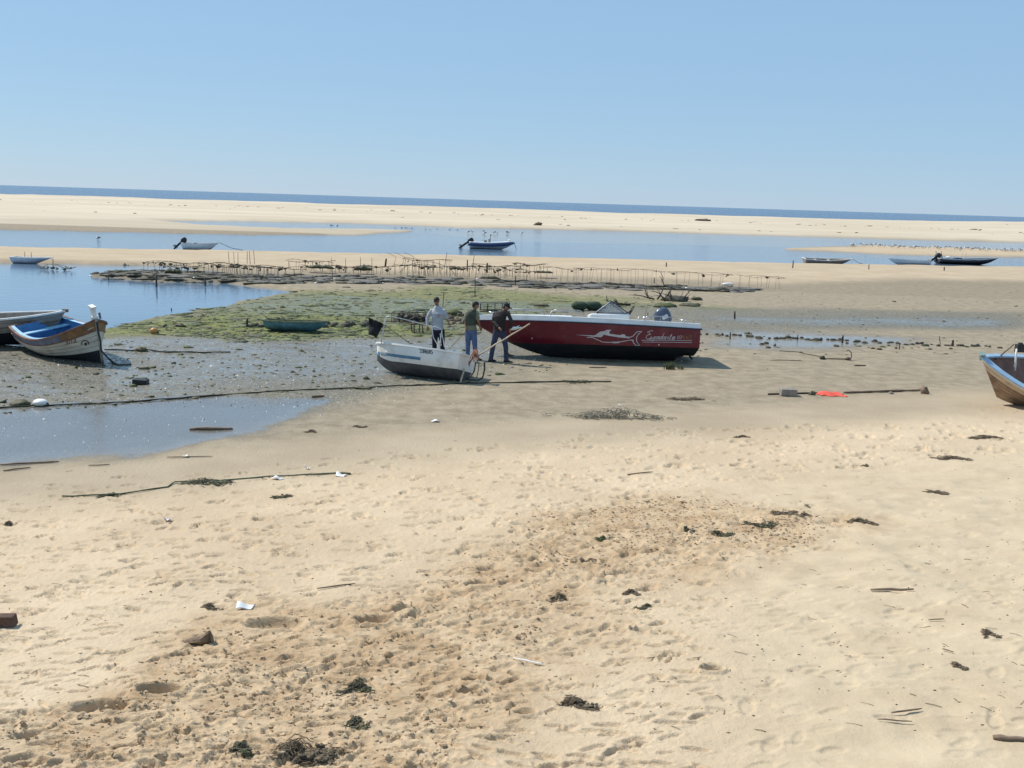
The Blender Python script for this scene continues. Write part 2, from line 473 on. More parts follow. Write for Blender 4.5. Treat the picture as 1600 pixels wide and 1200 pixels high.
bp.inputs['Strength'].default_value = 0.9
bp.inputs['Distance'].default_value = 1.0
hgt = mth(nt, 'ADD', mth(nt, 'MULTIPLY', n_fine, 0.026), mth(nt, 'MULTIPLY', n_grain, 0.006))
hgt = mth(nt, 'MULTIPLY', hgt, mth(nt, 'SUBTRACT', 1.0, mth(nt, 'MULTIPLY', B[1], 0.55)))
nt.links.new(hgt, bp.inputs['Height'])
nt.links.new(bp.outputs[0], b.inputs['Normal'])
bp2 = nd(nt, 'ShaderNodeBump')
bp2.inputs['Strength'].default_value = 0.5
bp2.inputs['Distance'].default_value = 1.0
nt.links.new(mth(nt, 'MULTIPLY', n_fine, 0.004), bp2.inputs['Height'])
nt.links.new(bp2.outputs[0], b.inputs['Coat Normal'])
gm.materials.append(m)
ground = bpy.data.objects.new('sand_ground', gm)
COL.objects.link(ground)
ground['kind'] = 'structure'

# ------------------------------------------------------------------ water
def water_mat(name, col, rough, wave_scale, wave_h, stretch):
    m, nt, b = new_mat(name)
    n1 = noise(nt, 0.03, 3.0, 0.5, stretch=(0.4, 1.0, 1.0))
    c = mixc(nt, sstep(nt, n1, 0.3, 0.7), [k * 0.85 for k in col], [k * 1.15 for k in col])
    nt.links.new(c, b.inputs['Base Color'])
    b.inputs['Roughness'].default_value = rough
    b.inputs['IOR'].default_value = 1.33
    bp = nd(nt, 'ShaderNodeBump')
    bp.inputs['Strength'].default_value = 1.0
    bp.inputs['Distance'].default_value = wave_h
    nt.links.new(noise(nt, wave_scale, 4.0, 0.6, stretch=stretch), bp.inputs['Height'])
    nt.links.new(bp.outputs[0], b.inputs['Normal'])
    return m
def sheet(name, x0, x1, y0, y1, z, material):
    me = bpy.data.meshes.new(name)
    nx, ny = 8, 8
    vs_ = [(x0 + (x1 - x0) * i / nx, y0 + (y1 - y0) * j / ny, z) for j in range(ny + 1) for i in range(nx + 1)]
    fs_ = [(j * (nx + 1) + i, j * (nx + 1) + i + 1, (j + 1) * (nx + 1) + i + 1, (j + 1) * (nx + 1) + i) for j in range(ny) for i in range(nx)]
    me.from_pydata(vs_, [], fs_)
    me.materials.append(material)
    o = bpy.data.objects.new(name, me)
    COL.objects.link(o)
    o['kind'] = 'structure'
    return o
sheet('pool_water', -300, 300, 20, 71, WL, water_mat('pool_water', (0.13, 0.20, 0.28), 0.05, 2.2, 0.014, (0.5, 1.0, 1.0)))
sheet('lagoon_water', -900, 900, 71, 360, WL, water_mat('lagoon_water', (0.09, 0.145, 0.215), 0.08, 1.3, 0.055, (0.45, 1.0, 1.0)))
sheet('sea', -40000, 40000, 360, 60000, WL, water_mat('sea_water', (0.016, 0.055, 0.13), 0.18, 0.25, 0.9, (0.35, 1.0, 1.0)))
# ------------------------------------------------------------------ helpers: things and meshes
def setp(o, label=None, cat=None, group=None, kind=None):
    if label: o['label'] = label
    if cat: o['category'] = cat
    if group: o['group'] = group
    if kind: o['kind'] = kind
    return o
def thing(name, label, cat, loc=(0, 0, 0), rot=(0, 0, 0), group=None):
    o = bpy.data.objects.new(name, None)
    o.empty_display_size = 0.2
    COL.objects.link(o)
    o.location = loc
    o.rotation_euler = rot
    return setp(o, label, cat, group)

class MB:
    def __init__(self):
        self.v = []; self.f = []; self.mi = []; self.cur = 0
    def add(self, vs, fs):
        n = len(self.v)
        self.v.extend([tuple(p) for p in vs])
        self.f.extend([tuple(i + n for i in f) for f in fs])
        self.mi.extend([self.cur] * len(fs))
        return self
    def box(self, c, s, rot=None, taper=1.0):
        hx, hy, hz = s[0] / 2, s[1] / 2, s[2] / 2
        pts = []
        for z in (-1, 1):
            t = taper if z > 0 else 1.0
            for x, y in ((-1, -1), (1, -1), (1, 1), (-1, 1)):
                pts.append(Vector((x * hx * t, y * hy * t, z * hz)))
        if rot is not None:
            pts = [rot @ p for p in pts]
        pts = [p + Vector(c) for p in pts]
        return self.add(pts, [(3, 2, 1, 0), (4, 5, 6, 7), (0, 1, 5, 4), (1, 2, 6, 5), (2, 3, 7, 6), (3, 0, 4, 7)])
    def tube(self, pts, rad, n=6, cap=True, flat=1.0):
        pts = [Vector(p) for p in pts]
        m = len(pts)
        if not hasattr(rad, '__len__'):
            rad = [rad] * m
        vs = []; fs = []
        prev = None
        for i, p in enumerate(pts):
            d = (pts[min(i + 1, m - 1)] - pts[max(i - 1, 0)])
            if d.length < 1e-9: d = Vector((0, 0, 1))
            d.normalize()
            if prev is None:
                ref = Vector((0, 0, 1)) if abs(d.z) < 0.9 else Vector((1, 0, 0))
                u = d.cross(ref).normalized()
            else:
                u = (prev - d * prev.dot(d))
                u = u.normalized() if u.length > 1e-6 else d.orthogonal().normalized()
            w = d.cross(u)
            prev = u
            for k in range(n):
                a = 2 * math.pi * k / n
                vs.append(p + u * (math.cos(a) * rad[i]) + w * (math.sin(a) * rad[i] * flat))
        for i in range(m - 1):
            for k in range(n):
                fs.append((i * n + k, i * n + (k + 1) % n, (i + 1) * n + (k + 1) % n, (i + 1) * n + k))
        if cap:
            fs.append(tuple(range(n - 1, -1, -1)))
            fs.append(tuple(range((m - 1) * n, m * n)))
        return self.add(vs, fs)
    def rings(self, rings, cap=True):
        n = len(rings[0]); vs = [p for r in rings for p in r]; fs = []
        for i in range(len(rings) - 1):
            for k in range(n):
                fs.append((i * n + k, i * n + (k + 1) % n, (i + 1) * n + (k + 1) % n, (i + 1) * n + k))
        if cap:
            fs.append(tuple(range(n - 1, -1, -1)))
            fs.append(tuple(range((len(rings) - 1) * n, len(rings) * n)))
        return self.add(vs, fs)
    def grid(self, fn, nu, nv, flip=False):
        vs = [fn(i / nu, j / nv) for j in range(nv + 1) for i in range(nu + 1)]
        fs = []
        for j in range(nv):
            for i in range(nu):
                q = (j * (nu + 1) + i, j * (nu + 1) + i + 1, (j + 1) * (nu + 1) + i + 1, (j + 1) * (nu + 1) + i)
                fs.append(q[::-1] if flip else q)
        return self.add(vs, fs)
    def ball(self, c, r, seed=0, rough=0.0, nu=10, nv=7, rot=None, floor=None):
        rg = random.Random(seed)
        ph = [(rg.uniform(1.5, 4), rg.uniform(1.5, 4), rg.uniform(1.5, 4), rg.uniform(0, 6)) for _ in range(4)]
        vs = []; fs = []
        def pt(a, b):
            d = Vector((math.cos(a) * math.sin(b), math.sin(a) * math.sin(b), math.cos(b)))
            k = 1.0
            if rough:
                k += rough * sum(math.sin(q[0] * d.x * 2 + q[1] * d.y * 2 + q[2] * d.z * 2 + q[3]) for q in ph) / 2.2 + rough * rg.uniform(-.5, .5)
            p = Vector((d.x * r[0] * k, d.y * r[1] * k, d.z * r[2] * k))
            if rot is not None: p = rot @ p
            p = p + Vector(c)
            if floor is not None and p.z < floor: p.z = floor
            return p
        vs.append(pt(0, 0.0))
        for j in range(1, nv):
            for i in range(nu):
                vs.append(pt(2 * math.pi * i / nu, math.pi * j / nv))
        vs.append(pt(0, math.pi))
        for i in range(nu):
            fs.append((0, 1 + i, 1 + (i + 1) % nu))
        for j in range(nv - 2):
            for i in range(nu):
                a = 1 + j * nu + i; b2 = 1 + j * nu + (i + 1) % nu
                fs.append((a, a + nu, b2 + nu, b2))
        last = len(vs) - 1
        for i in range(nu):
            a = 1 + (nv - 2) * nu + i; b2 = 1 + (nv - 2) * nu + (i + 1) % nu
            fs.append((a, last, b2))
        return self.add(vs, fs)
    def build(self, name, material, parent=None, smooth=True, loc=None, solid=0.0, bevel=0.0, subd=0):
        me = bpy.data.meshes.new(name)
        me.from_pydata(self.v, [], self.f)
        ms = material if isinstance(material, (list, tuple)) else [material]
        for q in ms: me.materials.append(q)
        if len(ms) > 1:
            me.polygons.foreach_set('material_index', self.mi)
        if smooth:
            me.polygons.foreach_set('use_smooth', [True] * len(me.polygons))
        me.update()
        o = bpy.data.objects.new(name, me)
        COL.objects.link(o)
        if parent is not None: o.parent = parent
        if loc is not None: o.location = loc
        if solid:
            md = o.modifiers.new('s', 'SOLIDIFY'); md.thickness = solid; md.offset = 0
        if bevel:
            md = o.modifiers.new('b', 'BEVEL'); md.width = bevel; md.segments = 2; md.limit_method = 'ANGLE'
        if subd:
            md = o.modifiers.new('d', 'SUBSURF'); md.levels = subd; md.render_levels = subd
        return o
def copy_part(o, parent, name=None):
    c = o.copy(); COL.objects.link(c); c.parent = parent
    return c
def copy_thing(root, loc, rot, label, group=None, scale=None):
    r = root.copy(); COL.objects.link(r)
    r.location = loc; r.rotation_euler = rot
    if scale: r.scale = scale
    r['label'] = label
    if group: r['group'] = group
    for ch in list(root.children):
        c = ch.copy(); COL.objects.link(c); c.parent = r
        for g in list(ch.children):
            d = g.copy(); COL.objects.link(d); d.parent = c
    return r
def lerp(a, b, t): return a + (b - a) * t
def sm(t, lo, hi):
    t = min(1, max(0, (t - lo) / (hi - lo))); return t * t * (3 - 2 * t)

# ------------------------------------------------------------------ materials
M_WHITE = mat('white_gelcoat', (0.78, 0.78, 0.76), 0.35, var=0.06, scale=3, dirt=(0.45, 0.41, 0.33), dirt_amt=0.25)
M_OLDWHITE = mat('old_white_paint', (0.83, 0.81, 0.76), 0.5, var=0.06, scale=3, dirt=(0.40, 0.35, 0.27), dirt_amt=0.4)
M_RED = mat('red_gelcoat', (0.125, 0.004, 0.020), 0.32, var=0.16, scale=3, dirt=(0.16, 0.045, 0.055), dirt_amt=0.5)
M_BLACK = mat('black_bottom_paint', (0.011, 0.013, 0.020), 0.65, var=0.3, scale=4, dirt=(0.04, 0.045, 0.05), dirt_amt=0.4)
M_DKGREY = mat('grey_bottom_paint', (0.085, 0.085, 0.09), 0.7, var=0.3, scale=4, dirt=(0.04, 0.04, 0.045), dirt_amt=0.5)
M_NAVY = mat('navy_rubber', (0.02, 0.025, 0.05), 0.5, var=0.2)
M_STEEL = mat('stainless_tube', (0.65, 0.66, 0.68), 0.25, 0.9, var=0.05)
M_ALU = mat('painted_tube', (0.52, 0.53, 0.55), 0.4, 0.3, var=0.1)
M_RUST = mat('rusty_iron', (0.150, 0.110, 0.080), 0.85, var=0.5, scale=9, dirt=(0.05, 0.06, 0.03), dirt_amt=0.6)
M_IRON = mat('dark_iron', (0.035, 0.032, 0.03), 0.7, var=0.4, scale=8)
M_WOOD = mat('weathered_wood', (0.20, 0.14, 0.095), 0.85, var=0.4, scale=7, stretch=(0.3, 3, 3))
M_DARKWOOD = mat('dark_wet_wood', (0.055, 0.042, 0.033), 0.75, var=0.5, scale=7)
M_PALEWOOD = mat('pale_cane', (0.55, 0.43, 0.29), 0.7, var=0.25, scale=8)
M_WEED = mat('dark_seaweed', (0.085, 0.078, 0.042), 0.75, var=0.6, scale=14, dirt=(0.09, 0.10, 0.03), dirt_amt=0.6)
M_WEEDDRY = mat('dry_seaweed', (0.165, 0.122, 0.076), 0.85, var=0.6, scale=14, dirt=(0.13, 0.10, 0.06), dirt_amt=0.6)
M_GREENWEED = mat('green_weed', (0.085, 0.10, 0.030), 0.75, var=0.6, scale=12, dirt=(0.045, 0.05, 0.02), dirt_amt=0.6)
M_ROCKW = mat('weedy_stone', (0.085, 0.078, 0.060), 0.85, var=0.6, scale=9, dirt=(0.08, 0.09, 0.03), dirt_amt=0.6, bump=0.02)
M_ROPE = mat('dark_rope', (0.045, 0.045, 0.028), 0.9, var=0.5, scale=20)
M_BLACKP = mat('black_plastic', (0.012, 0.012, 0.014), 0.5, var=0.3)
M_GLASS = None

# ------------------------------------------------------------------ boats
def hull_part(root, name, sec, t0, t1, w0, w1, nt_, nw_, material, transom=True, flip=False, extra=None):
    b = MB()
    for s in (1, -1):
        def fn(a, c, s=s):
            x, y, z = sec(lerp(t0, t1, a), lerp(w0, w1, c))
            return (x, y * s, z)
        b.grid(fn, nt_, nw_, flip=(s > 0) != flip)
    if transom:
        def ft(a, c):
            x, y, z = sec(t0, lerp(w0, w1, c))
            return (x, y * (2 * a - 1), z)
        b.grid(ft, 4, nw_, flip=not flip)
    return b.build(name, material, root)
def gunwale(root, name, sec, material, wid=0.05, hgt=0.04, out=0.02, n=22, transom=True, t1=1.0):
    b = MB()
    for s in (1, -1):
        rr = []
        for i in range(n + 1):
            t = t1 * i / n
            x, y, z = sec(t, 1.0)
            x2, y2, z2 = sec(min(1, t + .02), 1.0); x1_, y1_, z1_ = sec(max(0, t - .02), 1.0)
            d = Vector((x2 - x1_, (y2 - y1_) * s, 0)).normalized()
            nrm = Vector((-d.y, d.x, 0)) * s
            p = Vector((x, y * s, z))
            rr.append([p + nrm * out + Vector((0, 0, -hgt * .5)), p + nrm * out + Vector((0, 0, hgt * .5)), p - nrm * (wid - out) + Vector((0, 0, hgt * .5)), p - nrm * (wid - out) + Vector((0, 0, -hgt * .5))])
        b.rings(rr)
    if transom:
        x, y, z = sec(0, 1)
        b.box((x, 0, z + .003), (wid, 2 * y, hgt))
    return b.build(name, material, root, smooth=False)
def classic(L, B, D, sb=0.72, bow=0.25, stern=0.05, rake=0.35, fore=0.35, aft=0.0, q=2.2, vee=0.0):
    def sec(t, w):
        if t < 0.42:
            b = lerp(sb, 1.0, math.sin(t / 0.42 * math.pi / 2))
        else:
            b = max(0.012, 1 - ((t - 0.42) / 0.58) ** q)
        b *= B / 2
        zs = D + bow * max(0, (t - .35) / .65) ** 2 + stern * max(0, (.35 - t) / .35) ** 2
        zk = fore * max(0, (t - .72) / .28) ** 2 + aft * max(0, (.3 - t) / .3) ** 2
        full = (1 - (1 - w) ** 2.4) ** 0.62
        fine = w ** 0.85
        k = sm(t, 0.45, 0.95) * 0.8 + vee
        y = b * lerp(full, fine, min(1, k))
        x = L * t + rake * (w - 0.2) * sm(t, 0.55, 1.0) - 0.06 * w * (1 - t)
        return (x, y, lerp(zk, zs, w))
    return sec
def interior(root, sec, material, wf=0.25, th=0.035, name='interior', t1=0.97):
    def s2(t, w):
        x, y, z = sec(lerp(0.012, t1, t), w)
        return (x, max(0.004, y - th), z)
    b = MB()
    for s in (1, -1):
        b.grid(lambda a, c, s=s: (lambda p: (p[0], p[1] * s, p[2]))(s2(a, lerp(wf, 1, c))), 20, 6, flip=s < 0)
    b.grid(lambda a, c: (lambda p: (p[0], p[1] * (2 * c - 1), p[2]))(s2(a, wf)), 20, 4)
    b.grid(lambda a, c: (lambda p: (p[0], p[1] * (2 * a - 1), p[2]))(s2(0, lerp(wf, 1, c))), 4, 6)
    return b.build(name, material, root)
def thwart(root, sec, t, w, material, wid=0.22, th=0.035):
    x, y, z = sec(t, w)
    return MB().box((x, 0, z), (wid, 2 * y - 0.05, th)).build('thwart', material, root, smooth=False)
def outboard(root, x, z, scale, cowl_m, leg_m, tilt=0.0, name='outboard_motor'):
    """cowling, leg and propeller; tilt in degrees lifts the leg aft"""
    h = bpy.data.objects.new(name, None); COL.objects.link(h); h.parent = root
    h.location = (x, 0, z); h.rotation_euler = (0, R(tilt), 0); h.scale = (scale,) * 3
    b = MB()
    rr = []
    for zz, fx, bx, hy in ((0.02, .13, -.20, .12), (0.10, .17, -.27, .155), (0.26, .17, -.29, .165), (0.40, .12, -.27, .15), (0.48, .02, -.18, .10)):
        rr.append([Vector((lerp(bx, fx, .5) + (fx - bx) * .5 * math.copysign(abs(math.cos(a)) ** .6, math.cos(a)), hy * math.copysign(abs(math.sin(a)) ** .6, math.sin(a)), zz)) for a in [2 * math.pi * k / 16 for k in range(16)]])
    b.rings(rr)
    cw = b.build('cowling', cowl_m, h)
    b = MB()
    b.box((-.06, 0, -.02), (.22, .16, .12))
    b.box((-.09, 0, -.36), (.16, .07, .62), taper=1.0)
    b.tube([(-.28, 0, -.70), (-.16, 0, -.70), (.06, 0, -.70)], [.03, .055, .02], 8)
    b.box((-.08, 0, -.82), (.14, .02, .20))
    b.box((-.12, 0, -.60), (.36, .14, .02))
    b.build('motor_leg', leg_m, h, smooth=False)
    b = MB()
    for k in range(3):
        r_ = Matrix.Rotation(k * 2.094, 3, 'X') @ Matrix.Rotation(0.5, 3, 'Z')
        b.box(r_ @ Vector((0, 0, .08)) + Vector((-.29, 0, -.70)), (.015, .07, .12), r_)
    b.build('propeller', leg_m, h, smooth=False)
    b = MB()
    b.box((.12, 0, -.06), (.10, .22, .22))
    b.build('clamp_bracket', leg_m, h, smooth=False)
    return h

# ------------------------------------------------------------------ single-stroke lettering
GLY = {
 'E': [[(.85, .95), (.55, 1.0), (.38, .85), (.5, .62), (.68, .55)], [(.6, .56), (.28, .48), (.15, .2), (.4, .0), (.78, .14)], [(.38, .9), (.2, .8)]],
 's': [[(.1, .05), (.45, .5), (.6, .15), (.4, .0), (.15, .05)]],
 'p': [[(.1, .1), (.45, .55), (.2, -.45)], [(.42, .35), (.65, .5), (.72, .2), (.45, .02), (.36, .1)]],
 'a': [[(.62, .45), (.3, .48), (.12, .2), (.3, .02), (.55, .25), (.65, .48)], [(.64, .45), (.58, .08), (.8, .08)]],
 'd': [[(.6, .45), (.3, .48), (.12, .2), (.3, .02), (.55, .22), (.85, 1.05)], [(.68, .6), (.58, .08), (.8, .08)]],
 'r': [[(.1, .02), (.35, .5), (.45, .42), (.7, .46), (.55, .05), (.75, .08)]],
 't': [[(.55, .95), (.28, .12), (.4, .0), (.6, .1)], [(.22, .6), (.66, .62)]],
 'e': [[(.15, .2), (.5, .3), (.5, .48), (.25, .42), (.15, .15), (.35, .0), (.68, .15)]],
 '6': [[(.7, .95), (.3, .7), (.15, .3), (.3, .02), (.62, .05), (.7, .35), (.5, .52), (.22, .4)]],
 '0': [[(.45, 1), (.2, .75), (.2, .25), (.45, 0), (.7, .25), (.7, .75), (.45, 1)]],
 '7': [[(.15, 1), (.75, 1), (.35, 0)]],
 'C': [[(.75, .8), (.5, 1), (.2, .75), (.2, .25), (.5, 0), (.75, .2)]],
 'A': [[(.1, 0), (.45, 1), (.8, 0)], [(.22, .35), (.68, .35)]],
 'T': [[(.1, 1), (.8, 1)], [(.45, 1), (.45, 0)]],
 '3': [[(.2, .9), (.5, 1), (.7, .78), (.42, .55), (.72, .3), (.5, 0), (.18, .1)]],
 '5': [[(.7, 1), (.25, 1), (.22, .58), (.55, .62), (.72, .3), (.5, 0), (.18, .1)]],
 '8': [[(.45, .54), (.22, .75), (.45, 1), (.68, .75), (.45, .54), (.18, .25), (.45, 0), (.72, .25), (.45, .54)]],
 'R': [[(.2, 0), (.2, 1), (.6, 1), (.7, .75), (.55, .52), (.2, .5)], [(.45, .5), (.75, 0)]],
 '1': [[(.3, .8), (.5, 1), (.5, 0)]],
 '2': [[(.2, .8), (.45, 1), (.7, .75), (.2, 0), (.75, 0)]],
 'L': [[(.2, 1), (.2, 0), (.7, 0)]],
 '-': [[(.2, .5), (.7, .5)]],
}
def write_strokes(text, x0, z0, size, adv=0.72, slant=0.0):
    out = []
    x = x0
    for ch in text:
        if ch != ' ':
            for st in GLY[ch]:
                out.append([(x + (p[0] + slant * p[1]) * size, z0 + p[1] * size) for p in st])
        x += adv * size
    return out
def ribbon(b, pts2, width, surf):
    """flat painted stroke lying on a surface; surf(u, v) gives the point"""
    fine = []
    for i in range(len(pts2) - 1):
        a, c = pts2[i], pts2[i + 1]
        n = max(1, int(math.dist(a, c) / 0.12))
        for k in range(n):
            fine.append((lerp(a[0], c[0], k / n), lerp(a[1], c[1], k / n)))
    fine.append(pts2[-1])
    vs_ = []
    for i, p in enumerate(fine):
        q0 = fine[max(0, i - 1)]; q1 = fine[min(len(fine) - 1, i + 1)]
        dx, dz = q1[0] - q0[0], q1[1] - q0[1]
        l = math.hypot(dx, dz) or 1
        nx, nz = -dz / l * width / 2, dx / l * width / 2
        vs_.append(surf(p[0] + nx, p[1] + nz)); vs_.append(surf(p[0] - nx, p[1] - nz))
    b.add(vs_, [(2 * i, 2 * i + 1, 2 * i + 3, 2 * i + 2) for i in range(len(fine) - 1)])
def filled(b, pts2, surf):
    from mathutils.geometry import tessellate_polygon
    tris = tessellate_polygon([[Vector((p[0], p[1], 0)) for p in pts2]])
    b.add([surf(*p) for p in pts2], [tuple(t) for t in tris])
# ------------------------------------------------------------------ boats of the scene
def mtx(root):
    return Matrix.Translation(root.location) @ root.rotation_euler.to_matrix().to_4x4() @ Matrix.Diagonal((*root.scale, 1))
def project(p):
    x, y, z = p[0], p[1], p[2] - CAM_H
    dep = y * _cp - z * _sp
    u2 = F * x / dep; v2 = F * (y * _sp + z * _cp) / dep
    u = u2 * _cr + v2 * _sr
    v = -u2 * _sr + v2 * _cr
    return 800 + u, 600 - v
class HullMap:
    """finds the place on a hull's side (t along, w up) for a mark on it"""
    def __init__(self, root, sec, side, off=0.006, t0=0.0, t1=1.0, w0=0.0, w1=1.0):
        self.M = mtx(root); self.sec = sec; self.side = side; self.off = off
        self.nt, self.nw = 200, 110
        self.T = np.linspace(t0, t1, self.nt); self.W = np.linspace(w0, w1, self.nw)
        self.P = np.array([[project(self.pt(t, w)) for w in self.W] for t in self.T])
    def loc(self, t, w):
        x, y, z = self.sec(t, w)
        return Vector((x, y * self.side, z))
    def pt(self, t, w):
        return self.M @ self.loc(t, w)
    def find(self, px, py):
        d = (self.P[..., 0] - px) ** 2 + (self.P[..., 1] - py) ** 2
        k = int(d.argmin()); i, j = k // self.nw, k % self.nw
        t, w = self.T[i], self.W[j]
        e = 1e-3
        best = (1e9, t, w)
        for _ in range(6):
            p0 = project(self.pt(t, w))
            er = math.hypot(px - p0[0], py - p0[1])
            if er < best[0]: best = (er, t, w)
            if er < .02: break
            pass; pa = project(self.pt(t + e, w)); pb = project(self.pt(t, w + e))
            a, b_, c, d_ = (pa[0] - p0[0]) / e, (pb[0] - p0[0]) / e, (pa[1] - p0[1]) / e, (pb[1] - p0[1]) / e
            det = a * d_ - b_ * c
            if abs(det) < 1e-6: break
            rx, ry = px - p0[0], py - p0[1]
            t += max(-.02, min(.02, (d_ * rx - b_ * ry) / det)); w += max(-.02, min(.02, (-c * rx + a * ry) / det))
        e_t, t, w = best
        t = min(.999, max(0.001, t)); w = min(1.0, max(0.0, w))
        e = 4e-3
        p = self.loc(t, w)
        tu = self.loc(min(1, t + e), w) - self.loc(max(0, t - e), w); tv = self.loc(t, min(1, w + e)) - self.loc(t, max(0, w - e))
        n = tu.cross(tv)
        n = n.normalized() if n.length > 1e-9 else Vector((0, self.side, 0))
        if n.y * self.side < 0: n = -n
        return p + n * self.off
def px_ribbon(b, pts, wpx, hm):
    fine = []
    for i in range(len(pts) - 1):
        a, c = pts[i], pts[i + 1]
        n = max(1, int(math.dist(a, c) / 4.0))
        for k in range(n): fine.append((lerp(a[0], c[0], k / n), lerp(a[1], c[1], k / n)))
    fine.append(pts[-1])
    vs_ = []
    for i, p in enumerate(fine):
        q0 = fine[max(0, i - 1)]; q1 = fine[min(len(fine) - 1, i + 1)]
        dx, dy = q1[0] - q0[0], q1[1] - q0[1]
        l = math.hypot(dx, dy) or 1
        nx, ny = -dy / l * wpx / 2, dx / l * wpx / 2
        vs_ += [hm.find(p[0] + nx, p[1] + ny), hm.find(p[0] - nx, p[1] - ny)]
    b.add(vs_, [(2 * i, 2 * i + 1, 2 * i + 3, 2 * i + 2) for i in range(len(fine) - 1)])
def px_fill(b, pts, hm):
    from mathutils.geometry import tessellate_polygon
    tris = tessellate_polygon([[Vector((p[0], p[1], 0)) for p in pts]])
    b.add([hm.find(*p) for p in pts], [tuple(t) for t in tris])

# ---------------- red speedboat
pk = G(950, 561)
px_t = at_y(1089, 545, pk.y - 0.5)
SB = thing('red_speedboat', 'dark red open speedboat with white deck, windscreen and swordfish emblem on its side', 'speedboat',
           (px_t.x, pk.y + 0.05, pk.z - 0.03), (R(7.0), 0, math.pi))
SL = 6.9
def sb_hb(x):
    return 1.12 if x < 2.6 else 1.12 * max(0.0, 1 - ((x - 2.6) / (SL - 2.6)) ** 2.3)
def sb_zs(x):
    u = x / SL
    return 1.20 + 0.10 * math.sin(min(1, u / 0.72) * math.pi / 2) - 0.03 * max(0, (u - .72) / .28) ** 2
def sb_zk(x):
    k = 1.02 * max(0, (x - 4.15) / (SL - 4.15)) ** 1.6
    if x < 0.62: k += 0.20 * (1 - sm(x, 0.5, 0.62))
    return k
def sb_sec(t, w):
    x = SL * t
    zs, zk, hb = sb_zs(x), sb_zk(x), sb_hb(x)
    zk = min(zk, zs - 0.03)
    zc = min(max(0.47 - .03 * sm(x, 3.5, 5.8), zk), zs - 0.02)
    zr = min(max(zs - 0.16, zc), zs - 0.01)
    yc = 0 if x > 5.82 else hb * 0.90 * (1 - max(0, (x - 2.2) / 3.62) ** 2.2)
    yr = hb * 0.985
    # w: 0 keel, .4 chine, .8 rub rail, 1 sheer
    if w <= .4:
        a = w / .4
        return (x, yc * a, lerp(zk, zc, a ** 1.25))
    if w <= .8:
        a = (w - .4) / .4
        return (x, lerp(yc, yr, a ** 0.8), lerp(zc, zr, a))
    a = (w - .8) / .2
    return (x, lerp(yr, hb * 0.96, a), lerp(zr, zs, a))
hull_part(SB, 'hull_bottom', sb_sec, 0, 1, 0, .4, 60, 6, M_BLACK)
hull_part(SB, 'hull_side', sb_sec, 0, 1, .4, .8, 60, 8, M_RED)
hull_part(SB, 'hull_topsides', sb_sec, 0, 1, .8, 1, 60, 3, M_WHITE)
b = MB()
for s in (1, -1):
    b.tube([(lambda p: (p[0], p[1] * s + .012 * s, p[2]))(sb_sec(i / 40, .8)) for i in range(41)], .024, 6)
x, y, z = sb_sec(0, .8)
b.box((-.02, 0, z), (.05, 2 * y, .05))
b.build('rub_rail', M_NAVY, SB)
# deck with the cockpit opening
b = MB()
def dk(a, c, s):
    x = lerp(3.9, SL * .998, a); hb = sb_hb(x) * .96
    return (x, hb * c * s, sb_zs(x) + .05 * (1 - c * c) * min(1, hb))
for s in (1, -1):
    b.grid(lambda a, c, s=s: dk(a, c, s), 16, 6, flip=s < 0)
    b.grid(lambda a, c, s=s: (lerp(0, 3.9, a), s * lerp(sb_hb(lerp(0, 3.9, a)) * .96, sb_hb(lerp(0, 3.9, a)) * .96 - .2, c), sb_zs(lerp(0, 3.9, a)) + .012 * c), 16, 2, flip=s > 0)
b.box((.14, 0, sb_zs(0) - .01), (.28, 1.75, .04))
b.build('deck', M_WHITE, SB)
b = MB()
for s in (1, -1):
    b.grid(lambda a, c, s=s: (lerp(.28, 3.9, a), s * ((sb_hb(lerp(.28, 3.9, a)) * .96 - .2) * (1 - .25 * c)), lerp(sb_zs(lerp(.28, 3.9, a)) + .012, .64, c)), 16, 3, flip=s < 0)
b.grid(lambda a, c: (lerp(.28, 3.9, a), lerp(-.66, .66, c), .65), 4, 4)
b.box((3.89, 0, .95), (.03, 1.2, .6)); b.box((.28, 0, .85), (.03, 1.5, .4))
b.build('cockpit_liner', M_WHITE, SB, smooth=False)
# console and windscreen
con = MB()
con.rings([[Vector(p) for p in ((3.35, -.42, .5), (2.15, -.42, .5), (2.15, .42, .5), (3.35, .42, .5))],
           [Vector(p) for p in ((3.32, -.42, 1.27), (2.10, -.42, 1.30), (2.10, .42, 1.30), (3.32, .42, 1.27))],
           [Vector(p) for p in ((3.22, -.38, 1.31), (2.14, -.38, 1.34), (2.14, .38, 1.34), (3.22, .38, 1.31))]])
console = con.build('console', M_WHITE, SB, smooth=False, bevel=.02, loc=(0, 0, .12))
console.scale = (1, 1.35, 1)
mg, ntg, bg_ = new_mat('smoked_windscreen')
nng = noise(ntg, 3.0, 2.0)
ntg.links.new(mixc(ntg, nng, (0.30, 0.34, 0.38), (0.42, 0.46, 0.50)), bg_.inputs['Base Color'])
bg_.inputs['Roughness'].default_value = 0.12
bg_.inputs['Alpha'].default_value = 0.8
M_GLASS = mg
M_CLEAR = mg.copy(); M_CLEAR.name = 'clear_side_window'
M_CLEAR.node_tree.nodes['Principled BSDF'].inputs['Alpha'].default_value = 0.22
a0, a1 = (3.12, .37, 1.33), (3.12, -.37, 1.33); t0_, t1_ = (2.66, .30, 1.70), (2.66, -.30, 1.70); r0, r1 = (2.14, .40, 1.345), (2.14, -.40, 1.345)
MB().add([a0, a1, t1_, t0_], [(0, 1, 2, 3)]).build('windscreen', M_GLASS, console, smooth=False, solid=.012)
for s in (0, 1):
    MB().add([(a0, a1)[s], (t0_, t1_)[s], (r0, r1)[s]], [(0, 1, 2)]).build('side_window', M_CLEAR, console, smooth=False, solid=.012)
fb = MB()
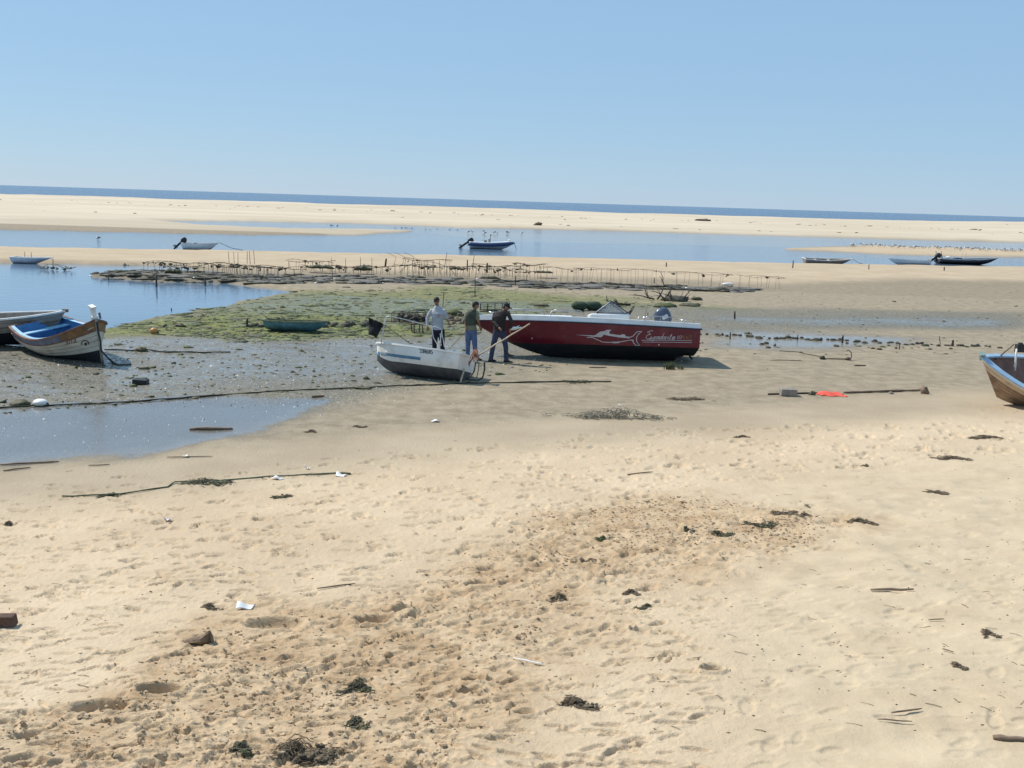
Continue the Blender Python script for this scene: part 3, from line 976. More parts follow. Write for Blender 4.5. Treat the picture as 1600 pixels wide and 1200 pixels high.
for s in (0, 1):
    fb.tube([(a0, a1)[s], (t0_, t1_)[s], (r0, r1)[s]], .016, 6); fb.tube([(a0, a1)[s], (r0, r1)[s]], .012, 6)
fb.tube([t0_, t1_], .014, 6); fb.tube([a0, a1], .014, 6)
fb.build('windscreen_frame', M_NAVY, console)
wb = MB()
cw = Vector((2.02, .12, 1.42)); rm = Matrix.Rotation(R(62), 3, 'Y')
wb.tube([cw + rm @ Vector((.19 * math.cos(a), .19 * math.sin(a), 0)) for a in [2 * math.pi * k / 18 for k in range(19)]], .016, 6)
for k in range(3):
    wb.tube([cw, cw + rm @ Vector((.19 * math.cos(k * 2.09), .19 * math.sin(k * 2.09), 0))], .01, 5)
wb.tube([cw, cw + Vector((.16, 0, -.07))], .02, 6)
wb.build('steering_wheel', M_BLACKP, console)
# rails, aerial, cleats
M_RAILS = mat('dull_steel_rail', (.42, .42, .43), .35, .6, var=.1)
def rail(x0, x1, h, s, name):
    b = MB()
    def pt(x, up): return Vector((x, s * sb_hb(x) * .93, sb_zs(x) + .02 + up))
    b.tube([pt(x0, 0), pt(lerp(x0, x1, .1), h * .85), pt(lerp(x0, x1, .2), h), pt(lerp(x0, x1, .6), h), pt(lerp(x0, x1, .9), h * .95), pt(x1, h * .55), pt(x1 + .02 * (1 if x1 > x0 else -1), 0)], .014, 6)
    xm = lerp(x0, x1, .5)
    b.tube([pt(xm, 0), pt(xm, h)], .010, 6)
    return b.build(name, M_RAILS, SB)
for s in (1, -1):
    rail(5.95, 4.75, .17, s, 'bow_rail'); rail(4.55, 3.55, .19, s, 'bow_rail'); rail(1.72, .72, .13, s, 'stern_rail')
MB().tube([(1.72, .98, 1.1), (1.70, .98, 1.3), (1.60, .98, 1.78)], [.02, .008, .006], 6).build('aerial', M_BLACKP, SB)
for xx, yy in ((6.35, .12), (1.65, .95), (.5, .95)):
    MB().tube([(xx - .09, yy, sb_zs(xx) + .09), (xx + .09, yy, sb_zs(xx) + .09)], .02, 6).tube([(xx, yy, sb_zs(xx)), (xx, yy, sb_zs(xx) + .09)], .02, 6).build('cleat', M_STEEL, SB)
MB().box((6.5, 0, 1.27), (.5, .14, .06)).tube([(6.7, -.08, 1.30), (6.7, .08, 1.30)], .045, 8).build('bow_roller', M_STEEL, SB, smooth=False)
mcowl = mat('blue_grey_cowling', (0.07, 0.09, 0.13), 0.3, var=0.12, scale=3)
eng = outboard(SB, 0.95, 1.10, 1.2, mcowl, M_BLACKP, tilt=26)
MB().box((-.10, .165, .22), (.16, .012, .10)).build('cowling_badge', M_ALU, eng, smooth=False)
MB().box((.05, 0, .30), (.16, .10, .12)).tube([(.12, 0, .3), (.10, 0, .18), (.02, 0, .10)], .035, 8).build('stern_drive_foot', M_BLACKP, SB, smooth=False)
# marks painted on the near side
hm = HullMap(SB, sb_sec, 1, t0=0, t1=.8, w0=.402, w1=.8)
M_SILVER = mat('silver_paint', (0.50, 0.47, 0.47), 0.5, var=0.15)
M_OLIVE = mat('olive_paint', (0.22, 0.16, 0.04), 0.5, var=0.15)
def zf(x, y): return (880 + x / 6.957, 460 + y / 6.957)
b = MB()
px_fill(b, [zf(*p) for p in ((130, 438), (330, 446), (352, 440), (400, 405), (450, 398), (472, 385), (525, 384), (502, 405), (502, 428), (540, 432), (625, 443), (635, 434), (668, 434), (680, 455), (740, 462), (700, 476), (600, 466), (500, 450), (440, 437), (415, 466), (330, 460), (240, 450))], hm)
px_ribbon(b, [zf(*p) for p in ((255, 468), (318, 468), (370, 492), (430, 518), (500, 521), (630, 514), (740, 494), (768, 500))], 1.15, hm)
px_fill(b, [zf(*p) for p in ((520, 515), (630, 511), (605, 529), (545, 531))], hm)
px_ribbon(b, [zf(*p) for p in ((700, 478), (760, 452), (800, 408), (855, 399), (815, 435), (795, 475), (800, 515), (832, 554), (785, 551), (745, 496))], 1.25, hm)
b.build('swordfish_emblem', M_SILVER, SB, smooth=False)
def px_text(text, x0, y0, size, adv, slant, wpx, hmap, skew=0.0):
    b = MB()
    for st in write_strokes(text, 0, 0, size, adv, slant):
        px_ribbon(b, [(x0 + p[0], y0 - p[1] + skew * p[0]) for p in st], wpx, hmap)
    return b
bt = px_text('E', 1006.5, 530, 13.5, .7, .18, 1.0, hm)
for st in write_strokes('spadarte', 0, 0, 8.2, .60, .30):
    px_ribbon(bt, [(1013.6 + p[0], 530.3 - p[1] * 1.15 + .01 * p[0]) for p in st], .95, hm)
bt.build('name_lettering', M_SILVER, SB, smooth=False)
px_text('6', 1051.5, 529.8, 4.6, .8, .1, .85, hm).build('number_lettering', M_SILVER, SB, smooth=False)
px_text('07', 1057.5, 529.8, 5.2, .75, .1, .8, hm).build('number_lettering', M_SILVER, SB, smooth=False)
px_text('CAT', 1066.5, 530, 5.4, .85, .05, .8, hm).build('number_lettering', M_OLIVE, SB, smooth=False)
b = MB()
px_ribbon(b, [(1002, 531.6), (1040, 531.8), (1081, 532.2)], .75, hm)
px_ribbon(b, [(1004, 534.4), (1040, 534.7), (1081, 535.2)], .75, hm)
b.build('underline', M_SILVER, SB, smooth=False)
for q in ((1029.5, 538.5), (831.5, 528.5)):
    b = MB(); px_fill(b, [(q[0] + 1.3 * math.cos(k), q[1] + 1.3 * math.sin(k)) for k in [i * .785 for i in range(8)]], hm)
    b.build('drain_plug', M_SILVER, SB, smooth=False)

# ---------------- white dinghy, heeled over
pd = G(722, 597)
WD = thing('white_dinghy', 'small white dinghy with blue stripe and grey bottom lying heeled over on the mud', 'dinghy',
           (pd.x, pd.y + .12, pd.z - .03), (R(15), R(-1.0), math.pi - R(24)))
wd_sec = classic(2.72, 1.34, .74, sb=.80, bow=.04, stern=-.02, rake=.10, fore=.30, aft=.03, q=3.4)
hull_part(WD, 'hull_bottom', wd_sec, 0, 1, 0, .40, 30, 7, M_DKGREY)
hull_part(WD, 'hull_side', wd_sec, 0, 1, .40, 1, 30, 8, M_OLDWHITE)
gunwale(WD, 'gunwale', wd_sec, M_WHITE, .07, .045, .03)
interior(WD, wd_sec, M_OLDWHITE)
for t, w in ((.16, .62), (.45, .62), (.78, .7)): thwart(WD, wd_sec, t, w, M_OLDWHITE)
hmw = HullMap(WD, wd_sec, 1, off=.009)
M_STRIPE = mat('blue_stripe_paint', (0.09, 0.22, 0.36), 0.5, var=0.2, scale=9, dirt=(.4, .4, .38), dirt_amt=.3)
b = MB()
px_ribbon(b, [(590.5, 552.3), (593.5, 552.7)], 6.3, hmw); px_ribbon(b, [(604.2, 553.6), (630, 557.2), (657, 560.4)], 4.4, hmw)
for k in range(4): px_ribbon(b, [(595.6 + k * 2.3, 550.0 + .3 * k), (596.6 + k * 2.3, 556.2 + .1 * k)], 1.1, hmw)
b.build('side_stripe', M_STRIPE, WD, smooth=False)
px_text('33R685', 655.0, 551.0, 5.6, .62, -.12, .95, hmw, skew=.10).build('registration_number', M_BLACKP, WD, smooth=False)
MW = mtx(WD); MWi = MW.inverted()
def wl(px, py, Y): return MWi @ at_y(px, py, Y)
b = MB()
yb = pd.y + .75
b.tube([wl(685, 541, yb), wl(677, 527, yb), wl(675, 513, yb), wl(678, 510, yb), wl(686, 512, yb), wl(690.5, 516, yb), wl(690.5, 522, yb), wl(685, 541, yb + .1)], .011, 6)
b.tube([wl(690, 518, yb), wl(694.5, 542, yb)], .010, 6); b.tube([wl(688, 521, yb), wl(689, 541, yb)], .009, 6)
b.build('tube_frame', M_ALU, WD)
b = MB()
b.tube([wl(596, 536, yb), wl(597.5, 520, yb), wl(601, 500, yb), wl(604, 494.5, yb), wl(610, 494, yb), wl(640, 501, yb), wl(670, 508.5, yb), wl(678, 510.5, yb)], .011, 6)
b.build('tube_frame', M_ALU, WD)
b = MB()
ys = pd.y - .1
b.tube([wl(757, 566, ys), wl(757, 578, ys), wl(754, 590, ys), wl(748, 594, ys), wl(734, 593.5, ys), wl(727, 592, ys)], .022, 6)
b.tube([wl(743, 566, ys), wl(741, 580, ys), wl(735, 589, ys), wl(728, 592, ys)], .018, 6)
b.tube([wl(748, 568, ys), wl(747.5, 578, ys), wl(745, 590, ys)], .010, 6)
b.build('stern_bracket', M_IRON, WD)
# black marker flag, poles, rope
FY = pd.y + .8
fl = thing('black_flag', 'ragged black flag on a thin pole standing in the white dinghy', 'flag', tuple(at_y(598, 537, FY)))
o0 = Vector(fl.location)
MB().tube([at_y(596, 538, FY) - o0, at_y(598, 520, FY) - o0, at_y(603, 496, FY) - o0], .012, 6).build('pole', M_ALU, fl)
fpts = [(576.2, 496), (588, 501.5), (599.8, 506.5), (594, 515), (588, 528.8), (581.5, 524.5), (575.8, 522.5)]
def fpt(a, c):
    top = Vector((lerp(576.2, 600, a), lerp(496, 506.5, a), 0)); bot = Vector((lerp(575.8, 600, a), [522.5, 523.5, 525, 529, 521, 513, 508][int(round(a * 6))], 0))
    p = top.lerp(bot, c)
    q = at_y(p.x, p.y, FY + .06 * math.sin(a * 9 + c * 2) + .04 * math.sin(c * 6))
    return q - o0
MB().grid(fpt, 6, 6).build('cloth', mat('black_cloth', (.013, .013, .016), .9, var=.3), fl, solid=.006)
def px_pole(name, label, cat, a, c, Ya, Yc, r, material, n=5, wob=.0):
    A = at_y(*a, Ya); Cx = at_y(*c, Yc)
    pts = []
    rg = random.Random(int(a[0] * 7 + c[1]))
    for i in range(n + 1):
        p = A.lerp(Cx, i / n)
        if 0 < i < n: p += Vector((rg.uniform(-wob, wob), 0, rg.uniform(-wob, wob)))
        pts.append(p - A)
    o = MB().tube(pts, [r * lerp(1, .75, i / n) for i in range(n + 1)], 7).build(name, material)
    o.location = A
    return setp(o, label, cat)
px_pole('cane_pole', 'long pale cane pole slanting up from the stern of the white dinghy', 'pole', (746, 556), (828, 505.5), pd.y + .35, pd.y + .6, .022, M_PALEWOOD, 6, .012)
px_pole('boat_pole', 'thin brown stick leaning across the middle of the white dinghy towards the flag', 'stick', (641, 537), (599, 507), pd.y + .7, FY, .012, M_WOOD, 5, .01)
px_pole('boat_pole', 'thin dark stick rising from the white dinghy beside the man in the vest', 'stick', (702, 545), (725, 521), pd.y + .9, pd.y + 1.0, .012, M_WOOD, 5, .01)
px_pole('prop_stick', 'short pale stick propped against the stern of the white dinghy', 'stick', (719.5, 598), (725.5, 576), pd.y - .22, pd.y + .02, .028, M_PALEWOOD, 4, .006)
M_ORROPE = mat('orange_brown_rope', (0.26, 0.09, 0.045), .85, var=.5, scale=16)
b = MB(); rg = random.Random(5)
oR = at_y(743, 553, pd.y + .05)
for k in range(20):
    x0 = rg.uniform(739, 745.5); x1 = x0 + rg.uniform(-2, 4)
    y0 = rg.uniform(545, 550); y1 = y0 + rg.uniform(4, 18)
    if k > 14: x1 = rg.uniform(730, 734); y1 = rg.uniform(566, 574)
    pts = []
    for i in range(6):
        t = i / 5
        pts.append(at_y(lerp(x0, x1, t) + rg.uniform(-1.2, 1.2), lerp(y0, y1, t), pd.y + lerp(.10, -.22, t)) - oR)
    b.tube(pts, .010, 5)
o = b.build('rope_bundle', M_ORROPE); o.location = oR
setp(o, 'orange brown rope bundle hanging over the stern of the white dinghy', 'rope')

# ---------------- blue and white wooden boat on the left
psi = 42.0
ps = G(158, 567)
bd = Vector((math.cos(R(psi)), -math.sin(R(psi)), 0))
WB_L = 3.85
WB = thing('wooden_boat', 'old wooden fishing boat with bright blue inside and ochre bow band, tall stem post', 'boat',
           tuple(Vector((ps.x, ps.y, ps.z - .04)) - bd * (WB_L - .12)), (R(9), R(1.5), -R(psi)))
wb_sec = classic(WB_L, 1.85, .72, sb=.84, bow=.68, stern=.12, rake=.10, fore=.06, q=2.9)
M_CREAM = mat('cream_hull_paint', (0.62, 0.575, 0.48), .7, var=.15, scale=3, dirt=(.30, .26, .17), dirt_amt=.5, stretch=(1, 1, 2))
M_SLATE = mat('faded_blue_band', (0.15, 0.16, 0.21), .7, var=.25, scale=5, dirt=(.3, .3, .3), dirt_amt=.4)
M_OCHRE = mat('ochre_band', (0.30, 0.155, 0.06), .7, var=.35, scale=5, dirt=(.12, .08, .06), dirt_amt=.6)
M_REDBR = mat('red_brown_trim', (0.22, 0.11, 0.08), .75, var=.3, scale=6, dirt=(.4, .35, .3), dirt_amt=.3)
M_BLUE = mat('bright_blue_paint', (0.085, 0.25, 0.50), .6, var=.22, scale=5, dirt=(.10, .15, .22), dirt_amt=.55)
M_GREYH0 = mat('worn_stem_paint', (.36, .32, .27), .8, var=.3, scale=6, dirt=(.2, .1, .06), dirt_amt=.5)
M_LBLUE = mat('light_blue_paint', (0.26, 0.50, 0.70), .6, var=.18, scale=6, dirt=(.35, .36, .34), dirt_amt=.4)
hull_part(WB, 'hull_bottom', wb_sec, 0, 1, 0, .36, 30, 7, M_BLACK)
hull_part(WB, 'hull_side', wb_sec, 0, 1, .36, .78, 30, 7, M_CREAM)
hull_part(WB, 'sheer_band', wb_sec, 0, .78, .78, 1, 22, 3, M_SLATE)
hull_part(WB, 'bow_band', wb_sec, .78, 1, .78, 1, 14, 3, M_OCHRE, transom=False)
b = MB()
for s in (1, -1):
    b.tube([(lambda p: (p[0], p[1] * s + .008 * s, p[2]))(wb_sec(i / 30, .78)) for i in range(31)], .018, 6)
b.build('rub_strake', M_REDBR, WB)
gunwale(WB, 'gunwale', wb_sec, [M_REDBR], .06, .05, .035)
b = MB()
def wbin(t, s, d):
    x, y, z = wb_sec(lerp(.01, .93, t), 1.0); return Vector((x, s * max(.01, y - d), z + .028))
for s in (1, -1):
    b.grid(lambda a, c, s=s: wbin(a, s, lerp(.03, .13, c)), 20, 2, flip=s > 0)
b.build('inner_rail', M_LBLUE, WB)
interior(WB, wb_sec, M_BLUE, wf=.30)
for t, w in ((.10, .80), (.36, .74)):
    x, y, z = wb_sec(t, w)
    MB().box((x, 0, z), (.24, 2 * y - .06, .04)).build('thwart', M_LBLUE, WB, smooth=False, bevel=.01)
x, y, z = wb_sec(.30, .8)
MB().box((x - .05, 0, z - .2), (.05, 2 * y * .74, .3)).build('bulkhead', M_BLUE, WB, smooth=False)
b = MB()
b.grid(lambda a, c: (lambda p: (p[0], p[1] * (2 * c - 1) * .97, p[2] - .015 + .02 * (1 - (2 * c - 1) ** 2)))(wb_sec(lerp(.76, .985, a), 1.0)), 8, 6)
b.build('foredeck', M_SLATE, WB)
b = MB()
xs_, ys_, zs_ = wb_sec(1, 1)
x0_, y0_, z0_ = wb_sec(1, 0)
b.tube([(x0_ + .02, 0, .02), (lerp(x0_, xs_, .5) + .03, 0, .62), (xs_ + .03, 0, zs_ + .03)], .04, 6)
b.build('stem', M_GREYH0, WB)
b = MB()
b.box((xs_ - .06, 0, zs_ + .16), (.11, .11, .34)); b.box((xs_ - .07, 0, zs_ + .35), (.22, .14, .05), Matrix.Rotation(R(12), 3, 'Y'))
b.tube([(xs_ - .06, -.09, zs_ + .05), (xs_ - .06, .09, zs_ + .05)], .05, 8)
b.build('stem_post', M_OLDWHITE, WB, smooth=False)
MB().box((xs_ - .45, .34, zs_ - .02), (.04, .05, .18)).build('mooring_bitt', M_SLATE, WB, smooth=False)
b = MB(); rg = random.Random(3)
for k in range(16):
    b.ball((lerp(.9, 1.9, rg.random()), rg.uniform(-.5, .2), .42 + rg.uniform(0, .08)), (rg.uniform(.08, .2), rg.uniform(.06, .14), rg.uniform(.04, .09)), k, .25, 7, 5)
o = b.build('net_heap', mat('pale_net', (.34, .31, .22), .9, var=.5, scale=20, bump=.02))
o.matrix_world = mtx(WB)
setp(o, 'pale heap of netting on the floor of the blue wooden boat', 'net')
hmb = HullMap(WB, wb_sec, -1, off=.006)
px_text('3012L', 100, 539.5, 6.6, .62, .12, .9, hmb, skew=-.24).build('registration_number', mat('dark_red_paint', (.20, .03, .03), .6, var=.3), WB, smooth=False)
b = MB()
px_ribbon(b, [(133 + 5.6 * math.cos(k), 536.5 + 4.6 * math.sin(k)) for k in [R(150) + i * .4 for i in range(11)]], 1.6, hmb)
px_fill(b, [(134 + 2.4 * math.cos(k), 537.5 + 2.6 * math.sin(k)) for k in [i * .785 for i in range(8)]], hmb)
b.build('eye_emblem', mat('dull_brown_paint', (.07, .05, .035), .7, var=.3), WB, smooth=False)
b = MB(); px_ribbon(b, [(137, 516), (141, 513.5), (146, 511.5)], 1.1, hmb)
b.build('bow_mark', M_CREAM, WB, smooth=False)
# mooring rope from the bow down to the mud
def rope(name, pts, r, material, label, cat='rope', wob=.01, seed=1, n=6):
    rg = random.Random(seed)
    o0 = pts[0]
    out = []
    for i in range(len(pts) - 1):
        k = max(2, int((pts[i + 1] - pts[i]).length / .22))
        k = min(k, 40)
        for j in range(k):
            p = pts[i].lerp(pts[i + 1], j / k)
            out.append(p + Vector((rg.uniform(-wob, wob), rg.uniform(-wob, wob), rg.uniform(0, wob))))
    out.append(pts[-1])
    b = MB().tube([p - o0 for p in out], [r * rg.uniform(.75, 1.25) for _ in out], n)
    o = b.build(name, material); o.location = o0
    return setp(o, label, cat)
def gpts(L, up=0.015):
    return [G(*p) + Vector((0, 0, up)) for p in L]
top = mtx(WB) @ Vector((xs_ + .07, 0, zs_ - .05)); mid = mtx(WB) @ Vector((xs_ + .12, -.05, .55))
rope('mooring_rope', [top, mid, G(176, 568) + Vector((0, 0, .02)), G(185, 571), G(205, 570)], .026, M_ROPE, 'dark weedy rope hanging from the bow of the blue wooden boat', seed=4)
rope('mooring_line', gpts([(163, 548), (205, 549), (222, 547), (260, 551), (320, 552), (360, 551)], .02), .022, M_ROPE, 'dark line on the mud running right from behind the blue wooden boat', seed=5, wob=.02)

# ---------------- grey boat behind it, cut by the frame
pg = G(52, 546)
GB = thing('grey_boat', 'grey wooden boat with dark bottom behind the blue boat, cut by the left edge', 'boat', (pg.x - 3.75, pg.y + .5, pg.z - .03), (R(3), R(-1), R(3)))
gb_sec = classic(4.0, 1.6, .82, sb=.75, bow=.24, stern=.05, rake=.62, fore=.12, q=2.2)
M_GREYH = mat('weathered_grey_paint', (.33, .285, .24), .8, var=.25, scale=4, dirt=(.14, .11, .09), dirt_amt=.6)
hull_part(GB, 'hull_bottom', gb_sec, 0, 1, 0, .5, 30, 6, M_BLACK)
hull_part(GB, 'hull_side', gb_sec, 0, 1, .5, 1, 30, 6, M_GREYH)
gunwale(GB, 'gunwale', gb_sec, M_OLDWHITE, .07, .05, .035)
interior(GB, gb_sec, M_GREYH)
for t in (.3, .6): thwart(GB, gb_sec, t, .7, M_GREYH)
xg, yg, zg = gb_sec(1, 1)
MB().box((xg - .02, 0, zg + .0), (.16, .10, .09)).build('stem_head', M_WOOD, GB, smooth=False)
b = MB()
for s in (1, -1):
    b.tube([(lambda p: (p[0], p[1] * s + .01 * s, p[2]))(gb_sec(i / 30, .70)) for i in range(31)], .02, 6)
b.build('rub_strake', M_WOOD, GB)

# ---------------- bow of the boat at the right edge
pf = G(1592, 634)
FB = thing('brown_boat', 'varnished brown boat with blue gunwale at the right edge, only its bow in view', 'boat', (pf.x + 3.38, pf.y + .05, pf.z - .04), (R(-23), R(1), math.pi - R(4)))
fb_sec = classic(4.0, 2.75, .62, sb=.75, bow=.88, stern=.1, rake=.66, fore=.30, q=2.3, vee=.15)
M_VARN = mat('worn_varnished_wood', (.33, .225, .15), .55, var=.35, scale=3, dirt=(.14, .085, .05), dirt_amt=.7, stretch=(.6, 2, 3))
M_BUFF = mat('buff_paint', (.55, .45, .33), .6, var=.2, scale=4, dirt=(.3, .19, .11), dirt_amt=.5)
M_GBLUE = mat('gunwale_blue', (.30, .44, .58), .5, var=.15, scale=4, dirt=(.4, .45, .5), dirt_amt=.35)
M_INRED = mat('red_brown_boards', (.22, .125, .095), .8, var=.3, scale=4)
hull_part(FB, 'hull_bottom', fb_sec, 0, 1, 0, .68, 30, 8, M_VARN)
hull_part(FB, 'hull_side', fb_sec, 0, 1, .68, 1, 30, 5, M_BUFF)
gunwale(FB, 'gunwale', fb_sec, M_GBLUE, .15, .05, .03)
b = MB()
for s in (1, -1):
    b.tube([(lambda p: (p[0], p[1] * s + .025 * s, p[2]))(fb_sec(i / 30, .965)) for i in range(31)], .022, 6)
b.build('rub_rail', M_OLDWHITE, FB)
interior(FB, fb_sec, M_INRED, wf=.42)
b = MB()
for s in (1, -1):
    b.grid(lambda a, c, s=s: (lambda p: (p[0], s * max(.005, p[1] - .045), p[2] - .02))(fb_sec(lerp(.1, .955, a), lerp(.86, .99, c))), 20, 2, flip=s < 0)
b.build('inner_strake', M_NAVY, FB)
xf, yf, zf_ = fb_sec(1, 1)
MB().tube([(xf - .02, 0, zf_ - .1), (xf + .0, 0, zf_ + .06)], .045, 8).box((xf - .02, 0, zf_ + .07), (.12, .16, .035)).build('stem_head', mat('pale_green_paint', (.25, .36, .33), .7, var=.3), FB, smooth=False)
thwart(FB, fb_sec, .60, .8, M_GBLUE, .3)
thwart(FB, fb_sec, .3, .75, M_GBLUE, .3)
MB().box((3.05, .35, .93), (.10, .16, .14)).build('bow_block', M_NAVY, FB, smooth=False)
FBm = mtx(FB)
YF = pf.y + .35
px_pole('oar', 'thin wooden oar slanting up inside the brown boat at the right edge', 'oar', (1556, 562), (1584, 538), YF - .1, YF + .3, .022, M_WOOD, 4, .004)
px_pole('upright_post', 'white upright post standing inside the brown boat at the right edge', 'post', (1585.5, 579), (1588.5, 545), YF, YF, .03, M_OLDWHITE, 3, .0)
o = MB().box((0, 0, .1), (.2, .16, .2)).tube([(0, 0, .18), (0, 0, .24)], .06, 8).build('winch_block', M_IRON, smooth=False); o.location = at_y(1593, 550, YF + .15)
setp(o, 'dark winch block inside the brown boat at the right edge', 'winch')

def seams(root, sec, ws, material, side_only=None, r=.007):
    for w in ws:
        for sd in ((1, -1) if side_only is None else (side_only,)):
            MB().tube([(lambda p: (p[0], p[1] * sd + .002 * sd, p[2]))(sec(i / 30, w)) for i in range(31)], r, 4).build('plank_seam', material, root)
M_SEAM = mat('dark_caulking', (.10, .08, .06), .9, var=.4)
seams(WB, wb_sec, (.46, .57, .68), M_SEAM, -1, .004)
seams(FB, fb_sec, (.22, .36, .50, .62, .80), M_SEAM, 1, .004)
seams(GB, gb_sec, (.58, .84), M_SEAM, -1, .005)

# ---------------- green dinghy on the weed
pe = G(460, 519)
ED = thing('green_dinghy', 'small dull green dinghy lying upright on the green weed', 'dinghy', (pe.x - 1.05, pe.y + .35, pe.z - .02), (R(-3), 0, R(2)))
ed_sec = classic(2.05, .95, .36, sb=.85, bow=.03, stern=.03, rake=.12, fore=.22, aft=.06, q=4.0)
M_TEAL = mat('dull_teal_paint', (.12, .27, .35), .6, var=.25, scale=4, dirt=(.05, .07, .06), dirt_amt=.5)
M_GRNRIM = mat('mossy_rim', (.21, .22, .13), .8, var=.4, scale=8, dirt=(.35, .28, .15), dirt_amt=.5)
hull_part(ED, 'hull', ed_sec, 0, 1, 0, .97, 26, 9, M_TEAL)
gunwale(ED, 'gunwale', ed_sec, M_GRNRIM, .07, .05, .03)
interior(ED, ed_sec, M_GRNRIM)
for t in (.3, .65): thwart(ED, ed_sec, t, .8, M_GRNRIM, .18)
px_pole('boat_stick', 'dark stick poking up at the left end of the green dinghy', 'stick', (424, 502), (411, 492), pe.y + .4, pe.y + .5, .016, M_DARKWOOD)
px_pole('boat_stick', 'dark stick poking up from the middle of the green dinghy', 'stick', (447, 502), (439, 493), pe.y + .4, pe.y + .5, .016, M_DARKWOOD)

# ---------------- moored and stranded boats farther out
def far_boat(name, label, cat, x0, x1, ybase, hpx, mats_, bow_right=True, sec_kw={}, band=.4, group=None):
    P0 = plane_pt(x0, ybase, WL); P1 = plane_pt(x1, ybase, WL)
    if sec_kw.get('ground'):
        P0 = tuple(G(x0, ybase)); P1 = tuple(G(x1, ybase))
    zz = (P0[2] + P1[2]) / 2; yy = (P0[1] + P1[1]) / 2
    L = abs(P1[0] - P0[0])
    dep = yy * _cp + CAM_H * _sp
    D = hpx * dep / F
    kw = {k: v for k, v in sec_kw.items() if k != 'ground'}
    rk = kw.pop('rake', .35)
    ov = kw.pop('B', L * .36)
    yaw = kw.pop('yaw', 0)
    root = thing(name, label, cat, (P0[0] if bow_right else P1[0], yy, zz - .03), (R(kw.pop('heel', 0)), 0, (0 if bow_right else math.pi) + R(yaw)), group)
    s = classic(L - rk * .8, ov, D, rake=rk, **kw)
    hull_part(root, 'hull_bottom', s, 0, 1, 0, band, 22, 5, mats_[1])
    hull_part(root, 'hull_side', s, 0, 1, band, 1, 22, 5, mats_[0])
    gunwale(root, 'gunwale', s, mats_[2], .07, .05, .03)
    interior(root, s, mats_[3] if len(mats_) > 3 else mats_[0])
    for t in (.28, .58): thwart(root, s, t, .75, mats_[2])
    return root, s, L, D
M_PUNT = mat('grey_lilac_paint', (.62, .60, .63), .7, var=.15, scale=3)
M_TANB = mat('tan_boat_paint', (.30, .23, .18), .75, var=.25, scale=3)
M_NAVYP = mat('navy_boat_paint', (.03, .055, .14), .5, var=.2, scale=3)
r, s, L, D = far_boat('flat_punt', 'pale grey flat punt with two upright pins, aground at the left edge of the pool', 'punt', 14, 92, 412, 10, (M_PUNT, M_PUNT, M_OLDWHITE), True, dict(rake=.9, bow=.05, fore=.12, sb=.9, q=4, stern=.02, yaw=-2))
for t in (.30, .52):
    x, y, z = s(t, 1); MB().tube([(x, y - .05, z), (x, y - .05, z + .32)], .018, 6).build('thole_pin', M_WOOD, r)
MB().tube([(L - .1, 0, D * .9), (L - .02, 0, D * .8), (L - .02, -.05, 0)], .02, 5).build('bow_rope', M_ROPE, r)
r, s, L, D = far_boat('white_skiff', 'white skiff with raised black outboard moored in the channel on the left', 'skiff', 281, 349, 391, 10.5, (M_WHITE, M_DKGREY, M_OLDWHITE, M_DKGREY), True, dict(rake=.5, bow=.16, sb=.8), band=.22)
outboard(r, -.10, D + .05, 1.0, M_BLACKP, M_BLACKP, 48)
MB().box((1.0, 0, D + .02), (.2, .3, .1)).build('fuel_tank', M_REDBR, r, smooth=False)
pp = plane_pt(379, 391, WL); M_ = mtx(r)
x, y, z = s(1, .95)
rope('mooring_line', [M_ @ Vector((x, 0, z)), (M_ @ Vector((x, 0, z))).lerp(Vector(pp), .5) + Vector((0, 0, -.12)), Vector(pp)], .022, M_ROPE, 'thin mooring line running right from the bow of the white skiff', wob=.0)
r, s, L, D = far_boat('inflatable_boat', 'white inflatable boat with navy tubes and raised outboard moored mid channel', 'inflatable boat', 733, 804, 389, 8, (M_WHITE, M_DKGREY, M_WHITE, M_WHITE), True, dict(rake=.55, bow=.22, sb=.85, B=1.7), band=.12)
b = MB()
for sd in (1, -1):
    b.tube([(lambda p: (p[0] + .02, p[1] * sd * 1.02, p[2] - .02))(s(i / 24, .92)) for i in range(25)], [.19] * 20 + [.18, .17, .15, .12, .08], 10)
b.build('buoyancy_tube', M_NAVYP, r)
b = MB()
for sd in (1, -1):
    b.tube([(lambda p: (p[0] + .02, p[1] * sd * .97, p[2] + .16))(s(i / 24, .92)) for i in range(24)], .07, 8)
b.build('tube_top', M_WHITE, r)
outboard(r, -.12, D + .05, 1.25, M_BLACKP, M_BLACKP, 55)
MB().box((2.0, 0, D + .25), (.22, .35, .5)).tube([(2.06, 0, D + .45), (2.1, 0, D + .85)], [.06, .03], 6).ball((2.1, 0, D + .9), (.09, .09, .1)).box((1.6, 0, D + .2), (.3, .4, .35)).build('steering_console', M_GREYH, r, smooth=False)
MB().ball((L - .55, 0, D + .42), (.13, .13, .13)).build('bow_light', M_WHITE, r)
M_ = mtx(r); x, y, z = s(1, .9); pp = plane_pt(807, 389.5, WL)
rope('mooring_line', [M_ @ Vector((x, 0, z)), Vector(pp)], .025, M_ROPE, 'short mooring line at the bow of the inflatable boat', wob=0)
r, s, L, D = far_boat('tan_rowing_boat', 'tan brown rowing boat aground at the far waterline, left of the white one', 'rowing boat', 1262, 1325, 413, 8.0, (M_TANB, M_TANB, M_OLDWHITE, M_TANB), True, dict(rake=.4, bow=.14, sb=.8, heel=4))
MB().tube([(1.2, 0, D), (1.2, 0, D + .22)], .02, 5).build('thole_pin', M_WOOD, r)
pp = plane_pt(1352, 413.5, WL); M_ = mtx(r); x, y, z = s(1, .95)
